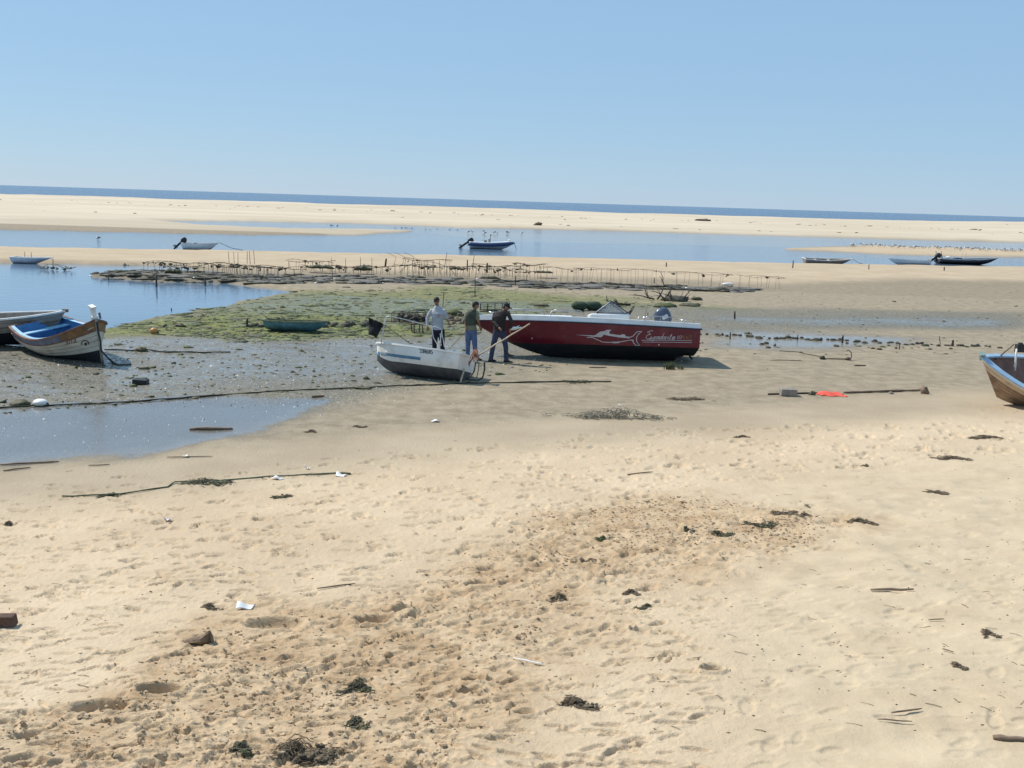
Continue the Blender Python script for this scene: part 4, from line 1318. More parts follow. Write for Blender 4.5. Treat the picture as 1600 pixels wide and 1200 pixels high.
rope('mooring_line', [M_ @ Vector((x, 0, z)), (M_ @ Vector((x, 0, z))).lerp(Vector(pp), .5) + Vector((0, 0, -.1)), Vector(pp)], .02, M_ROPE, 'thin line from the bow of the tan rowing boat to the sand', wob=0)
r, s, L, D = far_boat('white_rowing_boat', 'small white rowing boat aground at the far waterline, between two darker boats', 'rowing boat', 1393, 1444, 414, 7.5, (M_WHITE, M_WHITE, M_WHITE, M_WHITE), False, dict(rake=.3, bow=.16, stern=.04, sb=.8, heel=5))
r, s, L, D = far_boat('black_boat', 'black and white open boat with raised outboard and two upright sticks, far right', 'boat', 1474, 1549, 413, 8.0, (M_DKGREY, M_BLACK, M_WHITE, M_DKGREY), True, dict(rake=.75, bow=.30, sb=.8), band=.5)
outboard(r, -.12, D + .02, 1.2, M_BLACKP, M_BLACKP, 50)
for xx, lean in ((-.15, -.08), (.42, -.12)):
    MB().tube([(xx + .1, 0, D - .1), (xx + lean, 0, D + .75)], .045, 6).build('upright_stick', M_GREYH, r)
MB().box((2.05, 0, D + .05), (.6, .7, .16)).build('engine_box', M_NAVYP, r, smooth=False)
MB().ball((1.1, 0, D + .12), (.25, .2, .16), 4, .2).build('folded_net', M_WHITE, r)
for xx in (2.45, 2.85): MB().tube([(xx, 0, D), (xx, 0, D + .65)], .010, 5).build('rod', M_RUST, r)
b = MB()
for sd in (1, -1):
    b.grid(lambda a, c, sd=sd: (lambda p: (p[0], sd * (p[1] + .035), p[2] + .03))(s(lerp(.62, 1, a), lerp(.82, 1, c))), 8, 1, flip=sd > 0)
b.build('bow_band', M_WHITE, r)
# ------------------------------------------------------------------ people
def ring(c, ax, ay, rx, ry, n=14):
    c = Vector(c)
    return [c + ax * (rx * math.cos(2 * math.pi * k / n)) + ay * (ry * math.sin(2 * math.pi * k / n)) for k in range(n)]
def chain(b, pts, rad, n=10):
    """closed limb with rounded ends"""
    pts = [Vector(p) for p in pts]
    d0 = (pts[0] - pts[1]).normalized(); d1 = (pts[-1] - pts[-2]).normalized()
    P = [pts[0] + d0 * rad[0] * .7] + pts + [pts[-1] + d1 * rad[-1] * .7]
    Rr = [rad[0] * .45] + list(rad) + [rad[-1] * .45]
    b.tube(P, Rr, n)
def remesh(o, vox, sm_it=4):
    md = o.modifiers.new('r', 'REMESH'); md.mode = 'VOXEL'; md.voxel_size = vox; md.use_smooth_shade = True
    md = o.modifiers.new('s', 'SMOOTH'); md.factor = .5; md.iterations = sm_it
    return o
def hand(b, w, d, side, up=Vector((0, 0, 1))):
    """palm with four unequal bent fingers and a thumb leaving its side; d = pointing direction"""
    d = d.normalized(); s = d.cross(up)
    s = s.normalized() if s.length > .1 else Vector((1, 0, 0))
    nrm = s.cross(d).normalized()
    s *= side
    chain(b, [w, w + d * .05, w + d * .085], [.026, .036, .034], 8)
    for k, (off, ln) in enumerate(((-.028, .062), (-.010, .075), (.010, .070), (.027, .052))):
        r0 = w + d * .085 + s * off
        p1 = r0 + d * ln * .5; p2 = p1 + (d * .7 - nrm * .6).normalized() * ln * .35; p3 = p2 + (d * .3 - nrm).normalized() * ln * .25
        chain(b, [r0 - d * .02, r0, p1, p2, p3], [.010, .010, .0095, .009, .007], 6)
    t0 = w + d * .03 - s * .03
    chain(b, [t0, t0 + (d * .6 - s * .8).normalized() * .035, t0 + (d * .85 - s * .5).normalized() * .065], [.013, .012, .009], 6)
M_SKIN = mat('tanned_skin', (.30, .155, .09), .55, var=.15, scale=8)
M_HAIR = mat('dark_hair', (.018, .014, .011), .7, var=.4, scale=30, bump=.004)
def person(label, foot_px, K, spec):
    """K: joints given in photo pixels with a depth offset in metres; spec: clothes"""
    g = G(*foot_px)
    root = thing('person', label, 'person', tuple(g))
    def J(name):
        a = K[name]
        return at_y(a[0], a[1], g.y + a[2]) - g
    P = {k: J(k) for k in K}
    fac = R(spec['face'])                       # facing: 0 = to the right of the picture, 90 = away
    f = Vector((math.cos(fac), math.sin(fac), 0)); sd = Vector((-f.y, f.x, 0))
    def torso(b, grow, z_lo=None):
        pel, wst, chs, nck = P['pelvis'], P['waist'], P['chest'], P['neck']
        shl = (P['shl'] + P['shr']) / 2
        half = (P['shl'] - P['shr']).length / 2
        lat = (P['shl'] - P['shr']).normalized()
        fw = lat.cross(Vector((0, 0, 1))).normalized()
        rr = []
        low = pel - Vector((0, 0, .10))
        for c, rx, ry in ((low, .10, .08), (pel - Vector((0, 0, .06)), .155, .115), (pel, .165, .125), (wst, .150, .110), (wst.lerp(chs, .5), .160, .115), (chs, .180, .125), (shl - Vector((0, 0, .03)), half * 1.05, .108), (shl + Vector((0, 0, .04)), half * .72, .085), (nck, .065, .065)):
            rr.append(ring(c, lat, fw, rx + grow, ry + grow))
        if z_lo is not None: rr = rr[z_lo:]
        b.rings(rr)
    # the body: one continuous skin
    b = MB()
    torso(b, -.012)
    for s in 'lr':
        chain(b, [P['hip' + s], P['kn' + s], P['an' + s]], [.080, .055, .040])
        chain(b, [P['sh' + s], P['el' + s], P['wr' + s]], [.052, .040, .028])
        dr = (P['wr' + s] - P['el' + s])
        hand(b, P['wr' + s], dr, 1 if s == 'l' else -1)
        toe = P['an' + s] + Vector((spec['toe' + s][0], spec['toe' + s][1], -.05))
        chain(b, [P['an' + s], P['an' + s] + Vector((0, 0, -.045)), toe], [.036, .036, .028], 8)
    hd = P['head']
    hf = Vector((math.cos(R(spec['look'])), math.sin(R(spec['look'])), 0)); hs = Vector((-hf.y, hf.x, 0))
    tilt = Matrix.Rotation(R(spec.get('nod', 20)), 3, hs)
    hu = tilt @ Vector((0, 0, 1)); hfw = tilt @ hf
    chain(b, [P['neck'] - Vector((0, 0, .03)), P['neck'].lerp(hd, .5), hd], [.055, .053, .06])
    rr = []
    for h, fx, bx, sx_ in ((-.118, .045, -.010, .028), (-.095, .078, -.025, .048), (-.05, .088, -.055, .062), (0, .092, -.088, .073), (.045, .085, -.098, .077), (.085, .055, -.078, .062), (.112, .015, -.035, .03)):
        rr.append([hd + hu * h + hfw * (lerp(bx, fx, .5) + (fx - bx) * .5 * math.cos(a)) + hs * (sx_ * math.sin(a)) for a in [2 * math.pi * k / 14 for k in range(14)]])
    b.rings(rr)
    chain(b, [hd + hu * .012 + hfw * .088, hd - hu * .028 + hfw * .110], [.010, .016], 6)      # nose
    for s in (1, -1):
        b.ball(hd + hs * (.076 * s) - hfw * .008 - hu * .008, (.018, .018, .032), nu=8, nv=6)     # ears
        chain(b, [hd + hu * .022 + hfw * .082 + hs * .05 * s, hd + hu * .026 + hfw * .088 + hs * .015 * s], [.010, .010], 6)   # brow
    body = remesh(b.build('body', M_SKIN, root), .0085, 2)
    for s in (1, -1):
        MB().ball(hd + hu * .004 + hfw * .083 + hs * .031 * s, (.011, .011, .009), nu=8, nv=6).build('eye', M_HAIR, body)
    MB().tube([hd - hu * .066 + hfw * .082 + hs * .022, hd - hu * .064 + hfw * .089, hd - hu * .066 + hfw * .082 - hs * .022], .005, 6).build('mouth', mat('lips', (.19, .08, .06), .6), body)
    # clothes
    b = MB()
    torso(b, spec.get('loose', .012), 2 if not spec.get('long') else 0)
    if spec.get('long'):
        pass
    sl = spec['sleeve']
    for s in 'lr':
        q = sl[s]
        sh, el, wr = P['sh' + s], P['el' + s], P['wr' + s]
        if q >= 1:
            end = el.lerp(wr, q - 1)
            chain(b, [sh, sh.lerp(el, .5), el, end], [.060, .060, .056, .047])
        else:
            chain(b, [sh, sh.lerp(el, q * .5), sh.lerp(el, q)], [.062, .066, .066])
    remesh(b.build(spec['top_name'], spec['top'], root), .011, 3)
    if 'vest' in spec:
        b = MB(); torso(b, .030, 3)
        remesh(b.build('vest', spec['vest'], root), .012, 3)
    b = MB()
    for s in 'lr':
        hip, kn, an = P['hip' + s], P['kn' + s], P['an' + s]
        chain(b, [hip + Vector((0, 0, .06)), hip, hip.lerp(kn, .5), kn, kn.lerp(an, .55), an - Vector((0, 0, .02))], [.10, .108, .094, .076, .070, .068])
    pel = P['pelvis']
    lat = (P['hipl'] - P['hipr']).normalized(); fw = lat.cross(Vector((0, 0, 1))).normalized()
    b.rings([ring(pel + Vector((0, 0, z)), lat, fw, rx, ry) for z, rx, ry in ((-.13, .09, .075), (-.08, .155, .12), (-.02, .172, .132), (.06, .160, .122), (.10, .155, .118))])
    remesh(b.build('trousers', spec['legs'], root), .011, 3)
    for s in 'lr':
        b = MB()
        an = P['an' + s]; td = Vector((*spec['toe' + s], 0))
        base = Vector((an.x, an.y, 0)); base.z = max(0.0, an.z - .085)
        tn = td.normalized()
        sn = Vector((-tn.y, tn.x, 0))
        rr = []
        for q, wd, ht in ((-.08, .035, .06), (-.05, .042, .10), (.03, .045, .10), (.10, .048, .065), (.17, .042, .045), (.20, .022, .03)):
            c = base + tn * q
            rr.append([c + sn * (wd * math.cos(a)) + Vector((0, 0, ht * .5 + ht * .5 * math.sin(a))) for a in [2 * math.pi * k / 10 for k in range(10)]])
        b.rings(rr)
        b.build('shoe', spec['shoe'], root)
    # hair or cap
    b = MB()
    rr = []
    for h, fx, bx, sx_ in spec['hair_prof']:
        rr.append([hd + hu * h + hfw * (lerp(bx, fx, .5) + (fx - bx) * .5 * math.cos(a)) + hs * (sx_ * math.sin(a)) for a in [2 * math.pi * k / 16 for k in range(16)]])
    b.rings(rr)
    hair = b.build(spec['hair_name'], spec['hair'], root)
    if spec['hair_name'] == 'cap':
        b = MB()
        def brim(a, c):
            an_ = (a - .5) * 2.2
            rr_ = lerp(.088, .185, c)
            return hd + hu * (.050 - .03 * c - .012 * (an_ ** 2)) + hfw * (rr_ * math.cos(an_ * lerp(1, .62, c)) - .004) + hs * (lerp(.086, .082, c) * math.sin(an_))
        b.grid(brim, 10, 4)
        b.build('cap_brim', spec['hair'], hair, solid=.006)
        rr = []
        for h, fx, bx, sx_ in ((.02, .02, -.100, .080), (-.03, -.01, -.098, .076), (-.075, -.03, -.075, .058)):
            rr.append([hd + hu * h + hfw * (lerp(bx, fx, .5) + (fx - bx) * .5 * math.cos(a)) + hs * (sx_ * math.sin(a)) for a in [2 * math.pi * k / 14 for k in range(14)]])
        MB().rings(rr).build('hair', M_HAIR, root)
    return root, P, g

HAIR = ((-.075, -.045, -.075, .055), (-.03, -.005, -.105, .081), (.02, .03, -.112, .086), (.055, .095, -.115, .089), (.095, .085, -.098, .076), (.128, .02, -.045, .035))
CAPP = ((.025, .096, -.103, .083), (.05, .098, -.106, .085), (.09, .078, -.090, .074), (.118, .045, -.060, .05), (.128, .01, -.03, .02))
M_GREYT = mat('grey_cotton', (.42, .44, .47), .9, var=.12, scale=9, bump=.03, bscale=11)
M_NAVYT = mat('navy_cloth', (.012, .014, .026), .9, var=.3, scale=8, bump=.03, bscale=10)
M_JEAN = mat('blue_denim', (.115, .165, .30), .9, var=.22, scale=8, bump=.03, bscale=11)
M_DJEAN = mat('dark_denim', (.040, .052, .095), .9, var=.25, scale=8, bump=.03, bscale=11)
M_KHAKI = mat('khaki_cloth', (.23, .22, .14), .9, var=.2, scale=8, bump=.03, bscale=11)
M_VEST = mat('olive_vest', (.065, .075, .052), .9, var=.25, scale=9, bump=.03, bscale=12)
M_JACK = mat('dark_brown_jacket', (.024, .017, .017), .8, var=.35, scale=7, bump=.03, bscale=11)
M_SHOE = mat('black_shoe', (.012, .012, .013), .6, var=.3)

# man facing us, grey long-sleeved shirt
K1 = dict(pelvis=(684.5, 515, 0), waist=(684, 505, 0), chest=(684, 490, -.02), neck=(683.5, 477.5, 0), head=(682, 470.5, -.05),
          shl=(674.3, 485.0, 0), shr=(693.4, 485.0, 0), ell=(667.8, 497, .02), elr=(698.6, 497.5, 0), wrl=(667.8, 510, -.06), wrr=(703.0, 509.5, -.08),
          hipl=(680, 518, 0), hipr=(689.5, 518, 0), knl=(679, 538, -.02), knr=(691, 538, -.02), anl=(678.5, 556, .02), anr=(692.5, 556, .02))
sp1 = dict(face=-90, look=-100, nod=-18, sleeve={'l': 1.85, 'r': 1.1}, top=M_GREYT, top_name='shirt', legs=M_NAVYT, shoe=M_SHOE, hair=M_HAIR, hair_name='hair', hair_prof=HAIR,
           toel=(-.03, -.12), toer=(.03, -.12), loose=.016, long=False)
sp1['nod'] = 18
man1, P1_, g1 = person('man in light grey long-sleeved shirt and dark trousers standing behind the white dinghy, facing us', (685, 560), K1, sp1)
# print on the shirt, belt, sunglasses, cup in his hand
ch = P1_['chest']
b = MB(); rg = random.Random(2)
for k in range(9):
    b.box((ch.x + .055 + rg.uniform(-.07, .07), ch.y - .160, ch.z - .05 + rg.uniform(-.035, .035)), (rg.uniform(.01, .03), .004, rg.uniform(.008, .02)))
b.build('shirt_print', mat('faded_red_print', (.28, .09, .08), .9, var=.3), man1, smooth=False)
hd1 = P1_['head']
MB().box((hd1.x - .015, hd1.y - .092, hd1.z - .004), (.13, .02, .034)).build('sunglasses', M_BLACKP, man1, smooth=False)
w1 = g1 + P1_['wrr'] + Vector((.02, -.05, -.09))
o = MB().tube([(0, 0, -.05), (0.005, 0, .0), (.01, 0, .055)], [.028, .034, .040], 10).build('white_cup', M_WHITE); o.location = w1
setp(o, 'white cup in the hand of the man in the grey shirt', 'cup')

# man with the vest, turned away to the right
K2 = dict(pelvis=(736, 516, 0), waist=(736, 508, 0), chest=(736.5, 493, 0), neck=(740, 483, 0), head=(743, 477.2, 0),
          shl=(729.5, 488.5, .02), shr=(745.0, 488, -.05), ell=(726.8, 501, .0), elr=(747, 501, -.10), wrl=(728, 511, -.06), wrr=(750, 510.5, -.02),
          hipl=(731.5, 519, 0), hipr=(740, 519, 0), knl=(731, 540, .02), knr=(742, 540, -.05), anl=(730.5, 559, .04), anr=(743, 559, -.06))
sp2 = dict(face=60, look=10, nod=16, sleeve={'l': .95, 'r': .8}, top=M_KHAKI, top_name='shirt', vest=M_VEST, legs=M_JEAN, shoe=M_SHOE, hair=M_HAIR, hair_name='hair', hair_prof=HAIR,
           toel=(.09, .06), toer=(.11, .0), loose=.014)
man2, P2_, g2 = person('man in olive vest and pale blue jeans standing between the other two men', (737, 562), K2, sp2)

# man with the dark jacket and cap
K3 = dict(pelvis=(780.5, 517, 0), waist=(780, 507, 0), chest=(781.5, 494, -.02), neck=(787, 483.8, 0), head=(791.2, 479.6, 0),
          shl=(773.5, 489.5, .03), shr=(793.5, 488.5, -.08), ell=(770.2, 502.5, -.02), elr=(799.0, 501.5, -.14), wrl=(779, 511.5, -.19), wrr=(797.5, 512.5, -.12),
          hipl=(775.5, 519.5, 0), hipr=(785.5, 519.5, 0), knl=(770.5, 541, .05), knr=(790.2, 541.5, -.08), anl=(766.8, 561.5, .05), anr=(791.0, 562, -.10))
sp3 = dict(face=30, look=-10, nod=22, sleeve={'l': 1.95, 'r': 1.95}, top=M_JACK, top_name='jacket', legs=M_DJEAN, shoe=M_SHOE, hair=M_NAVYT, hair_name='cap', hair_prof=CAPP,
           toel=(.08, .06), toer=(.12, -.03), loose=.030)
man3, P3_, g3 = person('man in dark brown jacket and cap standing at the bow of the red speedboat', (781, 566), K3, sp3)
b = MB(); rg = random.Random(8)
for k in range(16):
    b.tube([(rg.uniform(-.03, .03), rg.uniform(-.04, .04), rg.uniform(-.03, .03)), (.10 + rg.uniform(-.05, .05), rg.uniform(-.05, .05), .02 + rg.uniform(-.03, .05)), (.22 + rg.uniform(-.06, .1), rg.uniform(-.04, .04), .06 + rg.uniform(-.03, .06))], [.014, .018, .006], 5)
o = b.build('pale_tackle', M_OLDWHITE); o.location = g3 + P3_['wrr'] + Vector((.03, -.06, -.03))
setp(o, 'pale tangle of fishing tackle in the hands of the man in the dark jacket', 'tackle')
# ------------------------------------------------------------------ oyster racks, posts, birds, stones, wrack
ORD = ['first', 'second', 'third', 'fourth', 'fifth', 'sixth', 'seventh', 'eighth', 'ninth', 'tenth', 'eleventh', 'twelfth', 'thirteenth', 'fourteenth', 'fifteenth', 'sixteenth', 'seventeenth', 'eighteenth', 'nineteenth', 'twentieth']
_u = ['', 'first', 'second', 'third', 'fourth', 'fifth', 'sixth', 'seventh', 'eighth', 'ninth']
def ordi(n):
    if n <= 20: return ORD[n - 1]
    tens = {2: 'twenty', 3: 'thirty', 4: 'forty', 5: 'fifty', 6: 'sixty'}
    if n % 10 == 0: return tens[n // 10][:-1] + 'ieth'
    return tens[n // 10] + '-' + _u[n % 10]
def pxm(p):                      # photo pixels per metre at a point
    return F / (p.y * _cp - (p.z - CAM_H) * _sp)
_leg = {}
def rack(i, x0, y0, x1, y1, hpx, nleg, label, sag=.04, two=True, r=.013, weed=0.0, deep=.55):
    """trestle of iron rods: rails on thin legs with cross bars"""
    A = G(x0, y0); B_ = G(x1, y1)
    h = hpx / pxm(A)
    root = thing('oyster_rack', label, 'rack', tuple(A), group='iron oyster racks on the mud flat')
    d = B_ - A; L = d.length; dirx = d / L
    nrm = Vector((-dirx.y, dirx.x, 0)).normalized() * deep
    rg = random.Random(i * 13 + 5)
    sides = (0, 1) if two else (0,)
    tops = {}
    for sd in sides:
        pts = []
        n = max(4, nleg + 2)
        ph = rg.uniform(0, 6)
        for k in range(n + 1):
            t = k / n
            z = h + sag * math.sin(t * 7 + ph) + rg.uniform(-.02, .02)
            pts.append(dirx * (L * t) + nrm * sd + Vector((0, 0, z + d.z * t * 0)))
        MB().tube(pts, [r * rg.uniform(.7, 1.5 + weed) for _ in pts], 5).build('rail', M_RUST, root)
        tops[sd] = pts
        for k in range(nleg):
            t = (k + rg.uniform(-.2, .2) + .3) / nleg
            t = min(1, max(0, t))
            top = dirx * (L * t) + nrm * sd + Vector((0, 0, h))
            lean = rg.gauss(0, .06)
            gx, gy = A.x + top.x + lean, A.y + top.y
            bot = Vector((top.x + lean, top.y, ground_z(gx, gy) - A.z - .05))
            MB().tube([bot, bot.lerp(top, .5) + Vector((rg.uniform(-.02, .02), 0, 0)), top], r * .85, 5).build('leg', M_RUST, root)
    if two:
        for k in range(max(2, nleg // 2)):
            j = min(len(tops[0]) - 1, int((k + .5) * len(tops[0]) / max(2, nleg // 2)))
            MB().tube([tops[0][j], tops[1][min(j, len(tops[1]) - 1)]], r * .9, 5).build('cross_bar', M_RUST, root)
    if weed:
        b = MB()
        for k in range(int(9 * weed * L)):
            t = rg.random(); sd = rg.choice(sides)
            p = dirx * (L * t) + nrm * (sd * rg.uniform(.6, 1)) + Vector((0, 0, h - rg.uniform(0, .16)))
            b.ball(p, (rg.uniform(.03, .15), .05, rg.uniform(.025, .08)), k, .4, 6, 4)
        o = b.build('hanging_weed', M_WEED, root); o['kind'] = 'stuff'
    return root
RK = [(222, 425, 300, 428, 16, 5, 1.0), (250, 428, 312, 430, 12, 5, .8), (300, 428, 372, 431, 17, 6, 1.2), (330, 430, 420, 434, 15, 7, 1.0), (365, 427, 440, 430, 12, 6, .8),
      (400, 432, 480, 434, 14, 6, .6), (446, 421, 522, 424, 14, 6, .4), (470, 424, 540, 427, 9, 5, 1.2), (522, 426, 580, 428, 10, 5, 1.6), (570, 428, 612, 430, 11, 4, .8),
      (612, 430, 680, 432, 16, 7, 1.0), (628, 424, 705, 427, 19, 7, .2), (650, 431, 730, 435, 15, 8, 1.2), (700, 432, 770, 435, 15, 7, 1.0), (735, 428, 815, 432, 14, 8, 1.2),
      (770, 434, 840, 438, 13, 8, 1.2), (800, 425, 852, 428, 13, 5, .6)]
for i, (a, b_, c, d_, h, n, wd_) in enumerate(RK):
    rack(i, a, b_, c, d_, h, n, 'rusty weed-hung iron rack, %s from the left in the row behind the dark bank' % ORD[i], weed=wd_ * .42, sag=.07)
for i, (a, b_, c, d_, h, n) in enumerate([(840, 438, 905, 441, 20, 6), (895, 440, 955, 443, 21, 6), (950, 442, 1030, 446, 22, 6), (1030, 444, 1142, 450, 20, 6), (1150, 448, 1224, 453, 18, 5)]):
    rack(40 + i, a, b_, c, d_, h, n, 'thin bare wire rack on leggy rods, %s from the left right of the weedy racks' % ORD[i], weed=.10, r=.0085, sag=.06, deep=.4)
rack(60, 58, 428, 112, 430, 12, 3, 'broken iron rack half sunk in the pool by the flat punt', weed=.6, sag=.15)
rack(61, 640, 521, 672, 521, 15, 2, 'low mossy bench on two legs left of the man in the grey shirt', weed=.0, sag=.0, r=.03, deep=.35)

def bag(px, py, wpx, hpx, up_px, label, material=M_WEED):
    g = G(px, py); s = 1 / pxm(g)
    b = MB(); rg = random.Random(int(px * 3 + py))
    w, h = wpx * s, hpx * s
    nx = 9
    rr = []
    for k in range(nx + 1):
        t = k / nx
        e = math.sin(math.pi * min(1, max(0, t))) ** .35
        hh = h * .5 * e * rg.uniform(.65, 1.2) + .01
        rr.append([Vector((w * (t - .5), .28 * math.cos(a) * (.5 + .5 * e), hh * .9 + hh * math.sin(a) * rg.uniform(.85, 1.1))) for a in [2 * math.pi * q / 10 for q in range(10)]])
    b.rings(rr)
    o = b.build('oyster_bag', material); o.location = g + Vector((0, .3, up_px * s))
    return setp(o, label, 'oyster bag')
for px, py, w, h, up, where in [(268, 430, 26, 9, 2, 'under the leftmost weedy racks'), (195, 421, 12, 9, 0, 'standing alone in the pool left of the racks'), (180, 426, 22, 4, 0, 'at the left tip of the dark bank'),
                         (500, 427, 44, 6, 7, 'on the racks left of the short thick post'), (566, 429, 30, 9, 6, 'heaped on the rack just left of the short thick post'), (765, 436, 34, 4, 0, 'on the mud below the weedy racks'), (850, 435, 30, 3.5, 8, 'on the rack end right of the weedy racks')]:
    bag(px, py, w, h, up, 'dark weed-covered mesh bag ' + where)

# posts and rods
def post(px, yb, yt, wpx, lean, label, material=M_DARKWOOD, name='wooden_post', cat='post', n=7):
    g = G(px, yb); s = 1 / pxm(g)
    h = (yb - yt) * s; r = wpx * s * .5
    z0 = -.15
    rg = random.Random(int(px * 11 + yt))
    pts = [Vector((0, 0, z0))] + [Vector((lean * s * t + rg.uniform(-.15, .15) * r, rg.uniform(-.1, .1) * r, h * t)) for t in (0, .3, .65, 1.0)]
    o = MB().tube(pts, [r, r * rg.uniform(.9, 1.15), r * rg.uniform(.85, 1.1), r * rg.uniform(.85, 1.05), r * .8], n).build(name, material)
    o.location = g
    return setp(o, label, cat)
for a in [(170, 445, 430, 1.6, 0, 'thin dark post by a floating plank in the left pool'), (245, 456, 429, 3.4, 0, 'thick dark post standing in the left pool, the taller of two'),
          (321, 454, 433, 2.6, 0, 'dark post standing in the right part of the left pool, the shorter of two'), (602, 417, 404, 3.2, 1.5, 'short thick post on the pale sand behind the racks, first of two'),
          (730, 424, 406, 2.2, 0, 'dark square post rising out of the weedy racks, right of the curved frame'), (742, 463, 432, 1.3, 0, 'thin green post standing before the dark bank above the man in the vest'),
          (805, 446, 431, 1.6, 0, 'short dark post in front of the dark bank, left of the red speedboat windscreen'), (761, 426, 411, 3.0, 0, 'stumpy weed-capped post among the racks'),
          (1041, 417, 410, 1.8, 0, 'small lone post on the pale sand above the leggy racks'), (1022, 443, 434, 1.6, 0, 'short post standing under the leggy wire racks'),
          (1238.5, 419, 407, 1.8, 0, 'post on the pale sand just left of the tan rowing boat'), (1357.5, 421, 413, 1.4, -.5, 'small leaning post between the tan and white rowing boats'),
          (1475, 423, 417, 1.8, 0, 'small post on the sand below the black boat'), (1148, 498, 486, 2.6, -1, 'broken forked stump on the mud right of the driftwood heap'),
          (1246, 531.5, 523, 1.8, 0, 'short post in the line of weedy stones, second from the red speedboat'), (1140.5, 530, 519, 2.4, 0, 'stumpy post in the line of weedy stones nearest the red speedboat'),
          (1316, 536, 524, 3.2, 0, 'thick weedy stump in the middle of the line of stones'), (1469, 537, 525, 1.2, -2.5, 'thin leaning stick in the line of stones'),
          (1488, 541, 531, 3.6, 0, 'stubby dark stump at the right end of the line of stones'), (1405, 546, 538, 1.8, 0, 'short dark stake in front of the line of stones'),
          (268, 491, 478, 2.0, 0, 'dark twisted stump standing in the shallow edge of the pool'), (386, 511, 497, 3.4, .5, 'square dark post left of the green dinghy'),
          (456, 503, 496, 2.4, 0, 'short dark post just behind the green dinghy'), (1012, 497, 488, 1.4, 0, 'thin short stake on the mud behind the red speedboat'),
          (1174, 526, 519, 1.0, 0, 'tiny thin stake in the line of stones'), (692, 481, 456, 1.2, 1.0, 'thin bent stick rising beside the head of the man in the grey shirt')]:
    post(*a)
for i, (px, yb, yt, lean) in enumerate([(358, 411, 393, -1), (366, 412, 394, -.6), (372, 413, 395, 0), (386, 412, 393, .6), (391, 413, 392, -1.2), (398, 413, 391, -1.6)]):
    post(px, yb, yt, .9, lean, 'thin upright rod, %s from the left of the six on the left racks' % ORD[i], M_RUST, 'iron_rod', 'rod', 5)
for i, (px, yb, yt, lean) in enumerate([(520, 440, 403, -2), (540, 426, 404, 0), (563, 426, 402, .3), (581, 430, 403, 0), (694, 420, 394, 4), (738, 422, 398, 2.5)]):
    post(px, yb, yt, .9, lean, 'thin tall rod standing in the racks, %s from the left of the scattered six' % ORD[i], M_RUST, 'iron_rod', 'rod', 5)
for i, px in enumerate((617, 630, 645)):
    g = G(px, 414); Y = g.y
    pts = [at_y(px - 1.5, 416, Y), at_y(px, 409, Y), at_y(px + 2, 401.5, Y), at_y(px - 6, 397.5, Y), at_y(px - 14, 394.8, Y)]
    o = MB().tube([p - g for p in pts], .014, 5).build('bent_rod', M_RUST); o.location = g
    setp(o, 'iron rod bent over to the left, %s of three behind the racks' % ORD[i], 'rod')
g = G(660, 428); Y = g.y
cf = thing('curved_frame', 'low arched frame of rusty rods like a tunnel over the middle racks', 'frame', tuple(g))
for k, dy in enumerate((0, .7)):
    pts = [at_y(lerp(624, 712, t), 427 - 20 * math.sin(math.pi * min(1, t * 1.0)) ** .55 + 4 * t, Y + dy) - g for t in [q / 14 for q in range(15)]]
    MB().tube(pts, .015, 5).build('arch_rail', M_RUST, cf)
for k in range(9):
    t = (k + .5) / 9
    x = lerp(624, 712, t); yt = 427 - 20 * math.sin(math.pi * t) ** .55 + 4 * t
    MB().tube([at_y(x, 428 + 4 * t, Y) - g, at_y(x + .6, yt, Y) - g], .012, 5).build('upright', M_RUST, cf)
rg = random.Random(31)

# the dark bank of shells, nets and weed along the racks
b = MB()
bank_w = [plane_pt(a, c, .05)[:2] for a, c in bank_px]
bx = np.array(bank_w)
cnt = 0
while cnt < 420:
    px = rg.uniform(130, 1178); py = rg.uniform(420, 457)
    p = plane_pt(px, py, .08)
    if poly_sd(np.array([p[0]]), np.array([p[1]]), bank_w)[0] < -.1: continue
    w = rg.uniform(.15, .6) * (1.7 if rg.random() < .15 else 1)
    z = ground_z(p[0], p[1])
    b.cur = 1 if rg.random() < .06 else (2 if rg.random() < .5 else 0)
    if b.cur == 1: w = rg.uniform(.05, .13)
    b.ball((p[0], p[1], z + .01), (w, w * rg.uniform(.4, .8), min(w * .6, rg.uniform(.03, .10))), cnt, .4, 8, 5)
    cnt += 1
for k in range(34):
    px = rg.uniform(180, 1150); t = (px - 180) / 970
    py = 428 + 22 * t + rg.uniform(-3, 8)
    p = plane_pt(px, py, .1)
    if poly_sd(np.array([p[0]]), np.array([p[1]]), bank_w)[0] < 0: continue
    b.cur = 0
    L = rg.uniform(.8, 2.4)
    zz = ground_z(p[0], p[1])
    b.tube([(p[0] + L * (q / 6 - .5), p[1] + rg.uniform(-.1, .1), zz + rg.uniform(.02, .10)) for q in range(7)], [rg.uniform(.03, .07) for _ in range(7)], 6)
o = b.build('oyster_bank', [M_ROCKW, M_OLDWHITE, mat('grey_net', (.17, .16, .14), .9, var=.4, scale=12, bump=.02)])
setp(o, 'long dark bank of shells, nets and weed in front of the racks', 'bank', kind='stuff')

